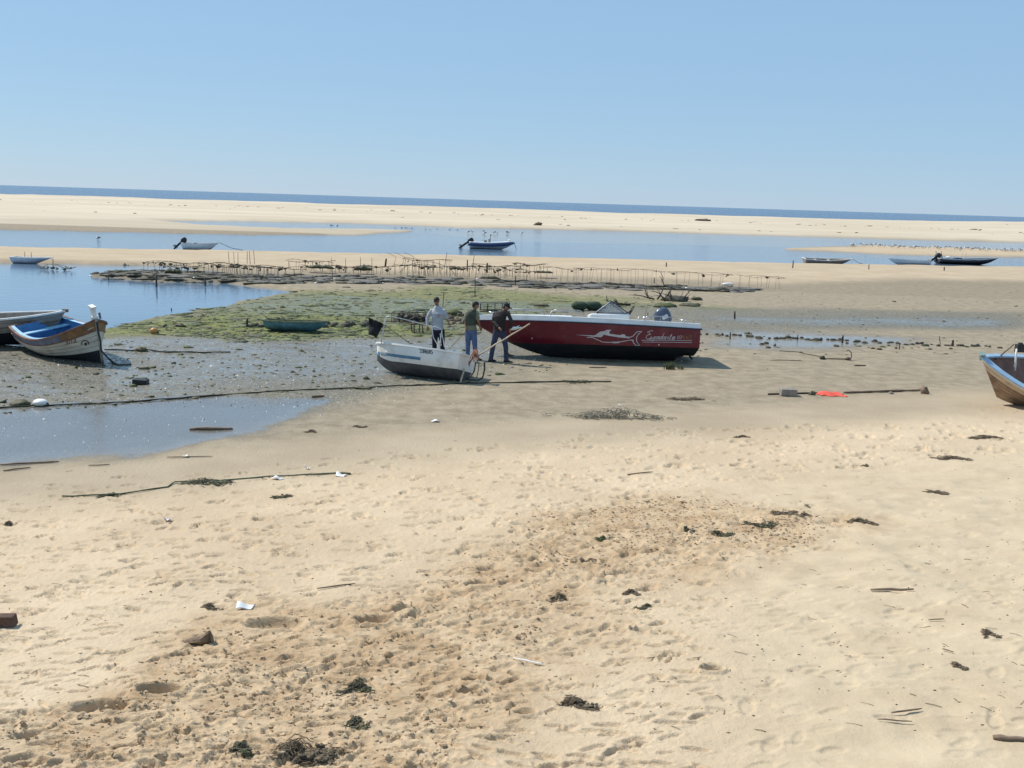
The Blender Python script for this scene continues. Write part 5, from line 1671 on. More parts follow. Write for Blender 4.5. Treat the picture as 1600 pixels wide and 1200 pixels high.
# scattered weed clods, shells and bits
def region(poly_px, z=.0):
    return [plane_pt(a, c, z)[:2] for a, c in poly_px]
b = MB()
mudpoly = region([(150, 520), (460, 455), (700, 446), (1100, 462), (1600, 455), (1600, 560), (1000, 560), (760, 600), (500, 612), (0, 650), (0, 540)])
n = 0
while n < 1900:
    px = rg.uniform(0, 1600); py = rg.uniform(450, 650)
    p = plane_pt(px, py, .0)
    if poly_sd(np.array([p[0]]), np.array([p[1]]), mudpoly)[0] < 0: continue
    if px > 900 and rg.random() < .6: n += 1; continue
    z = ground_z(p[0], p[1])
    if z < WL + .01: continue
    w = rg.uniform(.015, .06) if rg.random() < .95 else rg.uniform(.07, .16)
    b.cur = 0 if rg.random() < .6 else 1
    b.ball((p[0], p[1], z), (w, w * .6, w * rg.uniform(.25, .6)), n, .5, 6, 4)
    n += 1
o = b.build('weed_clods', [M_WEED, M_GREENWEED]); setp(o, 'small dark weed clods strewn over the mud flat', 'weed', kind='stuff')
b = MB()
glp = region([(-50, 540), (180, 524), (420, 536), (590, 520), (880, 540), (1100, 545), (820, 590), (560, 640), (420, 672), (200, 706), (0, 722)])
n = 0
while n < 2300:
    px = rg.uniform(-50, 1100); py = rg.uniform(450, 720)
    p = plane_pt(px, py, .0)
    ins = poly_sd(np.array([p[0]]), np.array([p[1]]), glp)[0]
    if ins < 0 and rg.random() < .95: continue
    z = ground_z(p[0], p[1])
    if z < WL - .02 or (py > 636 and rg.random() < .82): continue
    w = rg.uniform(.008, .022) if rg.random() < .9 else rg.uniform(.02, .04)
    a = rg.uniform(0, 3.1); c_, s_ = math.cos(a) * w, math.sin(a) * w
    up = w * rg.uniform(.5, 1.0)
    b.cur = 0 if rg.random() < .85 or py > 640 else 1
    b.add([(p[0] - c_, p[1] - s_, z), (p[0] + s_, p[1] - c_, z), (p[0] + c_, p[1] + s_, z + .004), (p[0] - s_ * .5, p[1] + c_ * .5, z), (p[0], p[1], z + up)], [(0, 1, 4), (1, 2, 4), (2, 3, 4), (3, 0, 4)])
    n += 1
o = b.build('shell_fragments', [mat('white_shell', (.62, .60, .54), .5, var=.15), M_ROCKW], smooth=False); setp(o, 'white and dark shell fragments scattered over the wet mud', 'shells', kind='stuff')
b = MB()
n = 0
while n < 1100:                  # twigs, straw and crumbs on the dry sand
    px = rg.uniform(-30, 1630); py = 620 + 580 * rg.random() ** 1.1
    p = plane_pt(px, py, .5)
    f_ = (21.6 + .5 * p[0] - p[1]) / 1.118
    if f_ < .6: continue
    if px < 700 and py < 900 and rg.random() < .45: n += 1; continue
    z = ground_z(p[0], p[1])
    b.cur = rg.choice((0, 0, 0, 1, 2))
    if rg.random() < .22:
        L = rg.uniform(.03, .13); a = rg.uniform(0, 3.14)
        dx, dy = math.cos(a) * L, math.sin(a) * L
        r_ = rg.uniform(.0015, .0032)
        b.tube([(p[0] - dx / 2, p[1] - dy / 2, z + .004), (p[0], p[1], ground_z(p[0], p[1]) + .009), (p[0] + dx / 2, p[1] + dy / 2, ground_z(p[0] + dx / 2, p[1] + dy / 2) + .005)], r_, 4)
    else:
        w = rg.uniform(.003, .0075)
        b.ball((p[0], p[1], z + w * .3), (w * rg.uniform(1, 2.6), w, w * .7), n, .45, 6, 4)
    n += 1
o = b.build('beach_litter', [M_WEEDDRY, M_WOOD, mat('straw', (.42, .32, .18), .8, var=.3)]); setp(o, 'tiny twigs, straw and dark crumbs strewn over the dry sand', 'litter', kind='stuff')

b = MB(); n = 0
algp = region([(165, 512), (240, 496), (330, 480), (440, 454), (700, 448), (900, 458), (1120, 478), (880, 490), (760, 504), (740, 526), (560, 528), (400, 538), (250, 524)])
while n < 1500:                  # sea lettuce on the mud
    px = rg.uniform(165, 1120); py = rg.uniform(448, 540) if rg.random() < .6 else rg.uniform(488, 535)
    p = plane_pt(px, py, 0)
    if poly_sd(np.array([p[0]]), np.array([p[1]]), algp)[0] < 0 or (px > 760 and rg.random() < .6): continue
    z = ground_z(p[0], p[1])
    if z < WL + .01: continue
    w = rg.uniform(.03, .12) if rg.random() < .85 else rg.uniform(.12, .3)
    b.cur = rg.choice((0, 0, 1, 2))
    b.ball((p[0], p[1], z), (w * rg.uniform(1, 2), w * rg.uniform(.6, 1.2), rg.uniform(.008, .03)), n, .5, 7, 4)
    n += 1
o = b.build('sea_lettuce', [M_GREENWEED, mat('bright_sea_lettuce', (.15, .17, .055), .6, var=.4, scale=8), M_WEED]); setp(o, 'green sea lettuce spread in patches over the mud flat', 'seaweed', kind='stuff')
b = MB(); n = 0
M_CLOD = mat('damp_sand_crumb', (.42, .295, .175), .95, var=.3, scale=25)
M_CLODL = mat('dry_sand_crumb', (.50, .38, .245), .95, var=.2, scale=25)
cen = [(rg.uniform(0, 1300), rg.uniform(740, 1200), rg.uniform(.25, .7)) for _ in range(80)] + [(rg.uniform(820, 1290), rg.uniform(745, 860), rg.uniform(.25, .6)) for _ in range(40)]
while n < 4600:
    if rg.random() < .7:
        c0 = rg.choice(cen); q0 = plane_pt(c0[0], c0[1], .75)
        p = (q0[0] + rg.gauss(0, c0[2]) * .9, q0[1] + rg.gauss(0, c0[2]) * .7)
    else:
        p = plane_pt(rg.uniform(-40, 1330), rg.uniform(735, 1215), .75)
    if p[1] < 5.9 or poly_sd(np.array([p[0]]), np.array([p[1]]), dist_w)[0] < .1 - .5 * (rg.random() < .06): n += .2; continue
    w = rg.uniform(.005, .013) if rg.random() < .92 else rg.uniform(.013, .026)
    b.cur = 0 if rg.random() < .6 else 1
    z = ground_z(p[0], p[1])
    b.ball((p[0], p[1], z + w * .25), (w * rg.uniform(.9, 1.7), w, w * rg.uniform(.5, .9)), int(n * 7), .5, 6, 4)
    n += 1
o = b.build('sand_crumbs', [M_CLOD, M_CLODL], smooth=False); setp(o, 'crumbs and clods of damp sand kicked up in the churned part', 'sand', kind='stuff')

# stones in the line to the right of the speedboat
ln = []
for k in range(46):
    t = k / 45
    px = lerp(1098, 1560, t) + rg.uniform(-4, 4)
    ln.append((px, lerp(523, 544, t) + rg.uniform(-2, 2), rg.uniform(4, 14), rg.uniform(2, 4.2)))
for k in range(14):
    ln.append((rg.uniform(1120, 1500), rg.uniform(536, 548), rg.uniform(4, 9), rg.uniform(2, 3.5)))
def stone(px, py, wpx, hpx, label, group, name='weedy_stone', material=M_ROCKW, cat='stone', seed=0, rough=.3):
    g = G(px, py); s = 1 / pxm(g)
    o = MB().ball((0, 0, 0), (wpx * s / 2, wpx * s * .35, hpx * s * .8), seed, rough, 9, 6).build(name, material)
    o.location = g + Vector((0, 0, hpx * s * .12))
    return setp(o, label, cat, group)
ln = sorted(ln[:46]) + sorted(ln[46:])
for k, (px, py, w, h) in enumerate(ln):
    lb = ('%s weedy stone, %s from the red speedboat along the broken line of stones' % ('wide' if w > 12 else 'small', ordi(k + 1))) if k < 46 else ('dark stone lying in front of the broken line of stones, %s from the red speedboat' % ordi(k - 45))
    stone(px, py, w, h, lb, 'weedy stones right of the speedboat', seed=k)
for k, px in enumerate(sorted(rg.uniform(505, 592) for _ in range(20))):
    stone(px, rg.uniform(506, 512), rg.uniform(7, 15), rg.uniform(4, 7), 'dark weedy stone, %s from the green dinghy in the row towards the black flag' % ordi(k + 1), 'weedy stones beside the green dinghy', seed=k + 90)
for k in range(5):
    stone(391 + k * 5, 511 + rg.uniform(-1, 1), rg.uniform(7, 11), rg.uniform(4, 6), 'dark weedy stone, %s right of the square post left of the green dinghy' % ordi(k + 1), 'weedy stones left of the green dinghy', seed=k + 130)
for k in range(26):
    stone(700 + k * 2.3, rg.uniform(493, 506), rg.uniform(5, 12), rg.uniform(3, 7), 'brown shell-crusted stone, %s from the left in the ridge behind the man in vest' % ordi(k + 1), 'stones of the ridge behind the men', seed=k + 160, material=mat('crusted_stone', (.13, .095, .065), .9, var=.5, scale=9, bump=.02))
stone(706, 492, 34, 9, 'low green weed-covered mound behind the man in the grey shirt', None, 'weed_mound', M_GREENWEED, 'mound', 200, .2)
# cages and net bales
def cage(x0, x1, yb, ht, label, fill, seed):
    A = G(x0, yb); B_ = G(x1, yb); s = 1 / pxm(A)
    L = (B_ - A).length; h = ht * s
    root = thing('oyster_cage', label, 'cage', tuple(A))
    b = MB()
    dd = .7
    for yy in (0, dd):
        for zz in (.02, h): b.tube([(0, yy, zz), (L, yy, zz + .06)], .016, 5)
        for k in range(5): b.tube([(L * k / 4, yy, 0), (L * k / 4, yy, h + .05 * k / 4)], .014, 5)
    for k in range(5):
        b.tube([(L * k / 4, 0, h + .05 * k / 4), (L * k / 4, dd, h + .05 * k / 4)], .014, 5)
    b.build('cage_frame', M_IRON, root)
    b = MB(); rg2 = random.Random(seed)
    nx, nz = int(L / .07), max(3, int(h / .07))
    for k in range(nx): b.tube([(L * k / nx, .01, 0), (L * k / nx, .01, h)], .0045, 3)
    for k in range(nz): b.tube([(0, .01, h * k / nz), (L, .01, h * k / nz + .05)], .0045, 3)
    o = b.build('mesh_panel', M_IRON, root); o['kind'] = 'stuff'
    if fill:
        b = MB()
        for k in range(46):
            b.ball((rg2.uniform(L * .12, L * 1.05), rg2.uniform(.1, .6), rg2.uniform(0, h * .75)), (rg2.uniform(.05, .12), .07, rg2.uniform(.04, .08)), k, .3, 6, 4)
        o = b.build('oysters', mat('oyster_shells', (.085, .07, .06), .8, var=.7, scale=14), root); o['kind'] = 'stuff'
    return root
cage(612, 662, 504, 15, 'dark wire cage full of oysters on the weed left of the man in grey', True, 3)
cage(750, 792, 487, 12, 'empty dark wire cage behind the man in the dark jacket', False, 4)
M_NETG = mat('green_net', (.055, .085, .050), .95, var=.5, scale=16, dirt=(.03, .04, .025), dirt_amt=.6, bump=.03)
for px, w, lb in ((905, 24, 'green rolled net bale behind the red speedboat, left one of the pair'), (926, 27, 'green rolled net bale behind the red speedboat, right one of the pair')):
    g = G(px, 485); s = 1 / pxm(g)
    r_ = 7.2 * s; L = w * s
    rr = []
    for k, e in enumerate((.35, .8, 1, 1, .98, 1, .8, .35)):
        rr.append([Vector((L * (k / 7 - .5), 0, r_) ) + Vector((rg.uniform(-.02, .02), r_ * e * math.cos(a), r_ * e * math.sin(a) * rg.uniform(.84, 1.1))) for a in [2 * math.pi * q / 12 for q in range(12)]])
    o = MB().rings(rr).build('net_bale', M_NETG); o.location = g
    setp(o, lb, 'net bale')
# driftwood: branching limbs
def branch_thing(name, label, px, py, Lpx, seed, material=M_DARKWOOD, spread=1.0, hgt=.5, limbs=9, cat='driftwood'):
    g = G(px, py); s = 1 / pxm(g); L = Lpx * s
    rg2 = random.Random(seed)
    root = thing(name, label, cat, tuple(g))
    def limb(p, d, ln_, r0, depth, bb):
        pts = [p]; q = p.copy(); dd = d.copy()
        for k in range(6):
            dd = (dd + Vector((rg2.uniform(-.35, .35), rg2.uniform(-.3, .3), rg2.uniform(-.3, .28)))).normalized()
            q = q + dd * ln_ / 6
            if q.z < .02: q.z = .02; dd.z = abs(dd.z) * .5
            pts.append(q.copy())
            if depth and rg2.random() < .5:
                limb(q.copy(), (dd + Vector((rg2.uniform(-.9, .9), rg2.uniform(-.6, .6), rg2.uniform(-.2, .8)))).normalized(), ln_ * .45, r0 * .5, depth - 1, bb)
        bb.tube(pts, [r0 * lerp(1, .3, k / 6) for k in range(7)], 6)
    for k in range(limbs):
        bb = MB()
        st = Vector((rg2.uniform(-L * .45, L * .25) * spread, rg2.uniform(-.2, .2), .05))
        limb(st, Vector((rg2.uniform(.2, 1) * rg2.choice((1, 1, -1)), rg2.uniform(-.3, .3), rg2.uniform(.0, hgt))).normalized(), L * rg2.uniform(.3, .6), rg2.uniform(.03, .055), 1, bb)
        bb.build('limb', material, root)
    return root
branch_thing('driftwood_branch', 'dark twisted driftwood branch on the mud just right of the windscreen of the red speedboat', 986, 478, 48, 5, limbs=6, hgt=.25)
branch_thing('driftwood_heap', 'tangled heap of dark driftwood limbs behind the outboard of the red speedboat', 1048, 470, 74, 9, limbs=9, hgt=.7)
for px, py, w, h, lb, mm in ((1054, 470, 34, 9, 'dark net mound inside the driftwood heap', M_ROCKW), (1040, 479, 34, 6, 'green weedy mound below the driftwood heap', M_GREENWEED), (1078, 478, 36, 4.5, 'flat dark weed mound right below the driftwood heap', M_WEED),
                             (1088, 469, 16, 6, 'small dark clump at the right end of the driftwood heap', M_WEED), (846, 478, 26, 4, 'low dark weed clump behind the deck rail of the red speedboat', M_WEED)):
    stone(px, py, w, h, lb, None, 'weed_mound', mm, 'mound', int(px), .28)

# floats, tyre, small hard things
def float_(px, py, wpx, hpx, label, col, name='mooring_buoy'):
    g = G(px, py); s = 1 / pxm(g)
    root = thing(name, label, 'buoy', tuple(g))
    MB().ball((0, 0, hpx * s * .42), (wpx * s / 2, wpx * s / 2, hpx * s / 2), 1, .02, 14, 10).build('float', col, root)
    MB().tube([(wpx * s * .42, 0, hpx * s * .4), (wpx * s * .55, 0, hpx * s * .3), (wpx * s * .62, -.03, .02)], .02, 6).build('eyelet', M_ROPE, root)
    return root
float_(240.5, 521, 12, 10, 'round orange buoy lying on the green weed', mat('orange_buoy', (.55, .27, .075), .5, var=.2, scale=6))
float_(63, 634, 22, 12, 'half-buried white buoy on the mud by the dark rope', M_OLDWHITE)
float_(428, 391, 7, 4.5, 'small white buoy floating in the channel right of the white skiff', M_OLDWHITE)
float_(985, 389, 6, 4, 'small dark buoy floating alone in the right part of the channel', M_BLACKP)
float_(128, 414, 10, 5, 'pale round float at the back edge of the left pool', M_OLDWHITE)
g = G(220, 600); s = 1 / pxm(g)
o = MB().box((0, 0, 4.0 * s), (22 * s, .26, 8 * s), Matrix.Rotation(R(3), 3, 'Y')).build('black_crate', M_BLACKP, smooth=False, bevel=.02); o.location = g
setp(o, 'black plastic box lying alone on the grey mud', 'box')
stone(282, 510, 16, 5, 'dark weed clump on the green weed right of the orange buoy', None, 'weed_mound', M_WEED, 'mound', 71)
stone(258, 511, 7, 5, 'dark lump beside the orange buoy', None, 'weed_mound', M_WEED, 'mound', 72)
stone(71, 467, 6, 4, 'small dark stone showing in the left pool', None, 'pool_stone', M_ROCKW, 'stone', 73)
stone(152, 479, 8, 4, 'dark stone with pale top in the left pool nearest the wooden boat', None, 'pool_stone', M_ROCKW, 'stone', 74)
stone(32, 633, 34, 9, 'dark weed heap on the rope left of the white buoy', None, 'weed_mound', M_WEED, 'mound', 75, .3)
stone(221, 549, 20, 8, 'dark weed lump on the line right of the blue wooden boat', None, 'weed_mound', M_WEED, 'mound', 76, .3)
stone(566, 607, 24, 3.5, 'flat dark weed lump on the long rope left of the white dinghy', None, 'weed_mound', M_WEED, 'mound', 77, .3)
branch_thing('dead_branch', 'small dark forked branch standing in the shallow edge of the pool', 255, 491, 14, 21, limbs=2, hgt=1.2)

# ropes
rope('long_rope', gpts([(-30, 640), (30, 636), (90, 634), (200, 629), (330, 619), (450, 611), (560, 607), (640, 603), (720, 600), (800, 598.5), (880, 597), (955, 597)], .012), .019, M_ROPE, 'long dark rope lying across the mud from the left edge past the white dinghy', seed=9, wob=.015)
rope('green_rope', gpts([(97, 777), (135, 776), (190, 773), (262, 762), (274, 755), (340, 752), (420, 746), (480, 743), (520, 741), (548, 741)], .012), .013, mat('green_rope', (.10, .12, .07), .9, var=.5, scale=16), 'green brown rope lying on the sand on the left', seed=12, wob=.012)
rope('anchor_rope', gpts([(1217, 549), (1245, 551), (1285, 559)], .02), .012, M_ROPE, 'thin rope running left from the small anchor', seed=15)
g = G(1305, 562)
an = thing('anchor', 'small rusty anchor lying on the mud right of the red speedboat', 'anchor', tuple(g))
sc_ = 1 / pxm(g)
MB().tube([(-20 * sc_, 0, .03), (18 * sc_, 0, .03)], .02, 6).build('shank', M_RUST, an)
MB().tube([(20 * sc_, -.2, .03), (24 * sc_, -.05, .10), (25 * sc_, .05, .24), (21 * sc_, .1, .32), (18 * sc_, .1, .28)], .02, 6).build('fluke', M_RUST, an)
MB().ball((-20 * sc_, 0, .04), (.09, .08, .07), 3, .2).build('ring_knot', M_ROPE, an)
MB().ball((20 * sc_, 0, .04), (.10, .08, .06), 4, .2).build('crown', M_RUST, an)

# the line of things on the sand at the right
g = G(1231, 618); s = 1 / pxm(g)
o = MB().box((0, 0, 5.5 * s), (25 * s, .3, 11 * s), Matrix.Rotation(R(1), 3, 'Y')).build('concrete_block', mat('grey_concrete', (.27, .24, .20), .95, var=.25, scale=9, dirt=(.45, .3, .24), dirt_amt=.4, bump=.015), smooth=False, bevel=.02); o.location = g
setp(o, 'grey concrete block at the left end of the pole on the sand', 'block')
rope('ground_pole', gpts([(1318, 615), (1380, 613), (1440, 611)], .03), .028, M_WOOD, 'long brown pole lying on the sand right of the red cloth', cat='pole', wob=.004, seed=17, n=8)
rope('short_pole', gpts([(1200, 617), (1240, 616), (1280, 615)], .02), .022, M_DARKWOOD, 'dark end of a pole under the concrete block', cat='pole', wob=.004, seed=18)
g = G(1298, 617); s = 1 / pxm(g)
b = MB()
def cl(a, c):
    x = (a - .5) * 40 * s; y = (c - .5) * .5
    e = (1 - abs(2 * a - 1) ** 3) * (1 - abs(2 * c - 1) ** 2)
    return (x + .04 * math.sin(c * 9), y + .05 * math.sin(a * 11), .012 + e * (8 * s * (.5 + .35 * math.sin(a * 9 + 1) * math.sin(c * 7 + a * 4) + .3 * math.sin(a * 4 + 2))))
b.grid(cl, 22, 14)
o = b.build('red_cloth', mat('coral_red_cloth', (.75, .10, .065), .85, var=.15, scale=6), solid=.008); o.location = g
setp(o, 'crumpled coral red cloth on the sand between the block and the pole', 'cloth')
stone(1444, 615, 13, 12, 'brown knob of rope at the right end of the pole on the sand', None, 'rope_knot', M_WOOD, 'knot', 81, .3)
stone(1392, 615.5, 8, 4, 'small grey stone beside the pole on the sand', None, 'small_stone', M_GREYH, 'stone', 82, .2)
stone(1269, 617, 10, 6, 'dark knot of weed just left of the red cloth', None, 'weed_mound', M_WEED, 'mound', 83, .3)

# planks and sticks
def stick(x0, y0, x1, y1, r, label, material=M_WOOD, name='driftwood_stick', flat=1.0, cat='stick', up=.02):
    A = G(x0, y0) + Vector((0, 0, up)); B_ = G(x1, y1) + Vector((0, 0, up))
    rg2 = random.Random(int(x0 + y0))
    pts = [A.lerp(B_, t) - A + Vector((0, rg2.uniform(-.3, .3) * r, rg2.uniform(-.2, .3) * r)) for t in (0, .2, .45, .7, .88, 1)]
    o = MB().tube(pts, [r * q for q in (.7, 1, rg2.uniform(.85, 1.1), rg2.uniform(.8, 1.05), .85, .45)], 7, flat=flat).build(name, material); o.location = A
    return setp(o, label, cat)
for a in [(296, 672, 364, 671, .035, 'dark plank lying in the blue puddle at the left'), (1360, 924, 1428, 923.5, .015, 'brown stick lying on the pale sand at the right'),
          (1551, 1155, 1604, 1159, .022, 'thick brown stick at the bottom right corner'), (980, 743, 1020, 739, .012, 'thin stick lying on the smooth sand in the middle'),
          (0, 728, 92, 722.5, .018, 'thin dark stick along the puddle edge at the left'), (5, 737, 48, 732, .014, 'short dark twig below the puddle edge at the far left'),
          (487, 621, 507, 620, .03, 'short dark plank by the tip of the puddle'), (1335, 572, 1353, 572, .03, 'short dark plank on the mud right of the anchor'),
          (920, 575, 948, 575, .018, 'thin dark stick on the sand below the red speedboat'), (1450, 971, 1475, 970, .006, 'thin pale straw right of the brown stick'),
          (1472, 1017, 1490, 1022, .007, 'short dark twig on the pale sand, lower right'), (495, 922, 555, 917, .008, 'long thin straw at the upper edge of the churned sand'),
          (260, 716, 332, 714.5, .010, 'thin dark twig on the damp sand by a white stone'), (138, 729, 172, 727.5, .010, 'short olive twig on the damp sand at the left'),
          (1200, 577.5, 1198, 577, .01, 'tiny dark twig end on the mud'), (1371, 1127, 1425, 1131, .006, 'bent thin twig in the sand, lower right'), (1393, 1117, 1440, 1111, .008, 'knotty dark twig on the sand, lower right')]:
    stick(*a)
stick(1203, 563, 1253, 564, .022, 'pale thin board on the mud left of the anchor', M_PALEWOOD, 'pale_board')
stick(802, 1031, 850, 1041, .006, 'thin white stick on the churned sand', M_WHITE, 'white_stick')
stick(147, 446, 186, 446, .05, 'flat dark plank floating in the left pool by a thin post', M_WOOD, 'floating_plank', flat=.4, cat='plank', up=.08)
stick(1128, 447, 1146, 447.5, .10, 'short white pipe lying on the right end of the dark bank', M_OLDWHITE, 'white_pipe', cat='pipe', up=.12)
stick(535, 449, 548, 449.5, .03, 'thin dark stick on the weed below the dark bank', M_DARKWOOD, 'driftwood_stick')

# clumps of seaweed on the sand
def weed_clump(px, py, wpx, hpx, label, seed, material=None, depth=1.0, strands=None):
    g = G(px, py); s = 1 / pxm(g)
    w = wpx * s; h = hpx * s
    rg2 = random.Random(seed)
    b = MB()
    n = strands or int(90 + wpx * 2.6)
    ph = rg2.uniform(0, 6)
    for k in range(n):
        t = rg2.uniform(-.5, .5) * rg2.uniform(.5, 1)
        prof = (1 - (2 * t) ** 2) * (.65 + .45 * math.sin(t * 9 + ph))
        x = t * w; y = rg2.gauss(0, .10 * depth * min(1, w)) + .05 * math.sin(t * 7 + ph)
        z = rg2.uniform(0, 1) * h * .8 * max(.1, prof)
        L = rg2.uniform(.03, .12) * (.5 + min(1.0, w))
        a = rg2.gauss(0, .6)
        pts = []
        for q in range(5):
            u = q / 4 - .5
            xx, yy = x + math.cos(a) * L * u + rg2.uniform(-.008, .008), y + math.sin(a) * L * u * .8 + rg2.uniform(-.008, .008)
            zz = ground_z(g.x + xx, g.y + yy) - g.z + max(.003, z * (1 - abs(u) * 1.1) + rg2.uniform(-.006, .01))
            pts.append((xx, yy, zz))
        kk = rg2.uniform(.4, .9)
        b.tube(pts, [.002 * kk, .006 * kk, .007 * kk, .005 * kk, .0015 * kk], 4)
    b.ball((0, 0, .0), (w * .36, min(.07, w * .10), max(.008, h * .10)), seed, .3, 14, 6)
    for k in range(int(4 + wpx / 7)):
        t = rg2.gauss(0, .2); prof = max(.15, (1 - (2 * t) ** 2))
        b.ball((t * w, rg2.gauss(0, .04), ground_z(g.x + t * w, g.y) - g.z + h * .15 * prof), (w * rg2.uniform(.03, .09), w * .045, h * .28 * prof), k, .55, 8, 6)
    o = b.build('seaweed_clump', material or M_WEEDDRY); o.location = g
    return setp(o, label, 'seaweed')
WC = [(1542, 684, 78, 7, 'long dark seaweed clump on the sand below the brown boat, upper of two'), (1487, 717, 74, 7, 'long dark seaweed clump on the sand below the brown boat, lower of two'),
      (1128, 836, 46, 13, 'round dark green seaweed clump right of the churned sand'), (1190, 822, 70, 7, 'flat dark seaweed streak just above the round green clump'), (1075, 833, 26, 10, 'small wispy weed clump left of the round green clump'),
      (556, 1080, 70, 22, 'dark green seaweed clump in the lower middle of the churned sand'), (905, 1102, 86, 17, 'pointed dark seaweed clump at the lower centre'), (480, 1180, 150, 30, 'large dark seaweed heap at the bottom edge'),
      (560, 1136, 50, 13, 'grey green weed patch just above the large heap at the bottom'), (380, 1170, 52, 14, 'dark green weed patch at the bottom left of the large heap'), (985, 927, 34, 8, 'small dark weed clump, left of the pale right-hand sand'),
      (873, 933, 36, 10, 'small spiky weed clump at the right edge of the churned sand'), (1006, 950, 32, 9, 'small green weed clump below the small dark one'), (1547, 992, 32, 9, 'small brown weed clump at the right above the lower twigs'),
      (1500, 1043, 24, 8, 'small crumbly brown weed tuft at the lower right'), (485, 675, 26, 6, 'small dark weed clump beyond the tip of the puddle'), (563, 667, 30, 4, 'pale grey weed streak on the damp sand right of the puddle'),
      (440, 777, 42, 7, 'small green weed clump below the green rope'), (170, 776, 46, 8, 'thick dark knot of weed on the left end of the green rope'), (1072, 624, 84, 7, 'twiggy dark weed pile on the sand right of the net heap'),
      (900, 597, 66, 6, 'dark green weed caught on the right end of the long rope'), (1350, 728, 18, 6, 'small brown twig tuft in the upper right sand'), (1345, 815, 60, 7, 'flat brown weed streak at the right end of the churned sand'),
      (915, 878, 30, 7, 'dark weed crumb in the sand below the churned patch'), (1225, 803, 56, 7, 'thin brown weed line above the flat brown streak'), (1158, 683, 34, 6, 'wispy weed tuft in the smooth upper sand'), (15, 823, 24, 6, 'small dark weed tuft at the left edge'),
      (330, 950, 40, 9, 'brown weed clod left of the white paper'), (940, 842, 22, 6, 'small bright green weed scrap on the churned sand'), (1255, 806, 30, 5, 'short brown weed streak beside the thin line'), (1465, 770, 46, 5, 'reddish brown weed streak in the right-hand sand')]
for k, (px, py, w, h, lb) in enumerate(WC):
    weed_clump(px, py, w * .8, h * .6, lb, k + 3, M_GREENWEED if 'bright green' in lb else (M_WEED if 'green' in lb else M_WEEDDRY))
weed_clump(325, 755, 90, 6, 'green tangle of weed along the middle of the green rope', 61, M_WEED)
# net heap on the sand
g = G(968, 653); s = 1 / pxm(g)
b = MB(); rg2 = random.Random(44)
for k in range(120):
    x0 = rg2.gauss(0, .55) if rg2.random() < .7 else rg2.uniform(-.95, -.35)
    rr_ = rg2.uniform(.05, .17); hh = rg2.uniform(.05, .24) * max(.2, 1 - abs(x0) / 1.2)
    yy = rg2.gauss(0, .12)
    tl = rg2.uniform(-.6, .6)
    b.tube([(x0 + rr_ * math.cos(a), yy + rr_ * .6 * math.sin(a), .01 + hh * (.55 + .5 * math.sin(a + tl))) for a in [q * .7 for q in range(8)]], .006, 4)
o = b.build('net_heap', mat('grey_brown_net', (.27, .24, .18), .9, var=.5, scale=14)); o.location = g
setp(o, 'tangled grey brown net heap on the sand below the red speedboat', 'net')
# grass tuft
def tuft(px, py, wpx, hpx, label):
    g = G(px, py); s = 1 / pxm(g); b = MB(); rg2 = random.Random(int(px))
    for k in range(int(wpx * 2.6)):
        x = rg2.gauss(0, .25) * wpx * s; y = rg2.gauss(0, .06); h = hpx * s * rg2.uniform(.5, 1.1); lx = rg2.gauss(0, .35) * h
        b.tube([(x, y, 0), (x + lx * .4, y, h * .6), (x + lx, y + rg2.uniform(-.03, .03), h)], [.009, .007, .002], 4)
    o = b.build('grass_tuft', M_GREENWEED); o.location = g
    return setp(o, label, 'grass')
tuft(1046, 577, 19, 12, 'larger dark grass tuft on the sand below the stern of the red speedboat'); tuft(1063, 577, 8, 7, 'smaller grass tuft just right of the larger one')
# stones, brick and paper in the foreground
M_STONE = mat('brown_stone', (.24, .165, .105), .9, var=.35, scale=14, dirt=(.13, .085, .06), dirt_amt=.5, bump=.02)
g = G(310, 1005); s = 1 / pxm(g)
b = MB()
pr = [(-24, 2, 1), (-20, 5, 4), (-8, 9, 8), (6, 13, 10), (15, 21, 7), (19, 22, 3), (22, 13, 6), (23, 2, 5)]
b.rings([[Vector((x * s, d_ * 1.1 * s * math.cos(a) + rg.uniform(-.6, .6) * s, max(-.02, h * s * (.5 + .5 * math.sin(a))))) for a in [2 * math.pi * q / 9 + .3 for q in range(9)]] for x, h, d_ in pr])
o = b.build('sharp_stone', M_STONE, smooth=False); o.location = g
setp(o, 'pointed brown stone on the smooth sand at the lower left', 'stone')
g = G(8, 978); s = 1 / pxm(g)
o = MB().box((0, 0, 9 * s), (34 * s, .13, 18 * s), Matrix.Rotation(R(6), 3, 'Z'), taper=.9).build('broken_brick', mat('dark_brick', (.15, .085, .06), .95, var=.3, scale=14, bump=.02), smooth=False, bevel=.012); o.location = g
setp(o, 'dark broken brick at the left edge', 'brick')
stone(607, 1024, 15, 8, 'squarish sandy clod in the middle of the churned sand', None, 'sand_clod', mat('damp_sand_clod', (.42, .30, .175), .95, var=.25, scale=20, bump=.02), 'clod', 301, .2)
def paper(px, py, wpx, label, seed, material=M_WHITE, hgt=.05):
    g = G(px, py); s = 1 / pxm(g); w = wpx * s
    rg2 = random.Random(seed); p1, p2 = rg2.uniform(0, 6), rg2.uniform(0, 6)
    b = MB().grid(lambda a, c: ((a - .5) * w, (c - .5) * w * .7, .012 + hgt * w / .16 * (.5 + .5 * math.sin(a * 5 + p1)) * (.5 + .5 * math.sin(c * 4 + p2 + a * 2))), 10, 8)
    o = b.build('paper_scrap', material, solid=.002); o.location = g; o.rotation_euler = (0, 0, rg2.uniform(-.4, .2))
    return setp(o, label, 'paper')
paper(383, 950, 26, 'crumpled white paper at the upper edge of the churned sand', 1)
paper(434, 749, 17, 'flat white scrap on the green rope, left of two', 2); paper(532, 744, 16, 'flat white scrap at the right end of the green rope', 3)
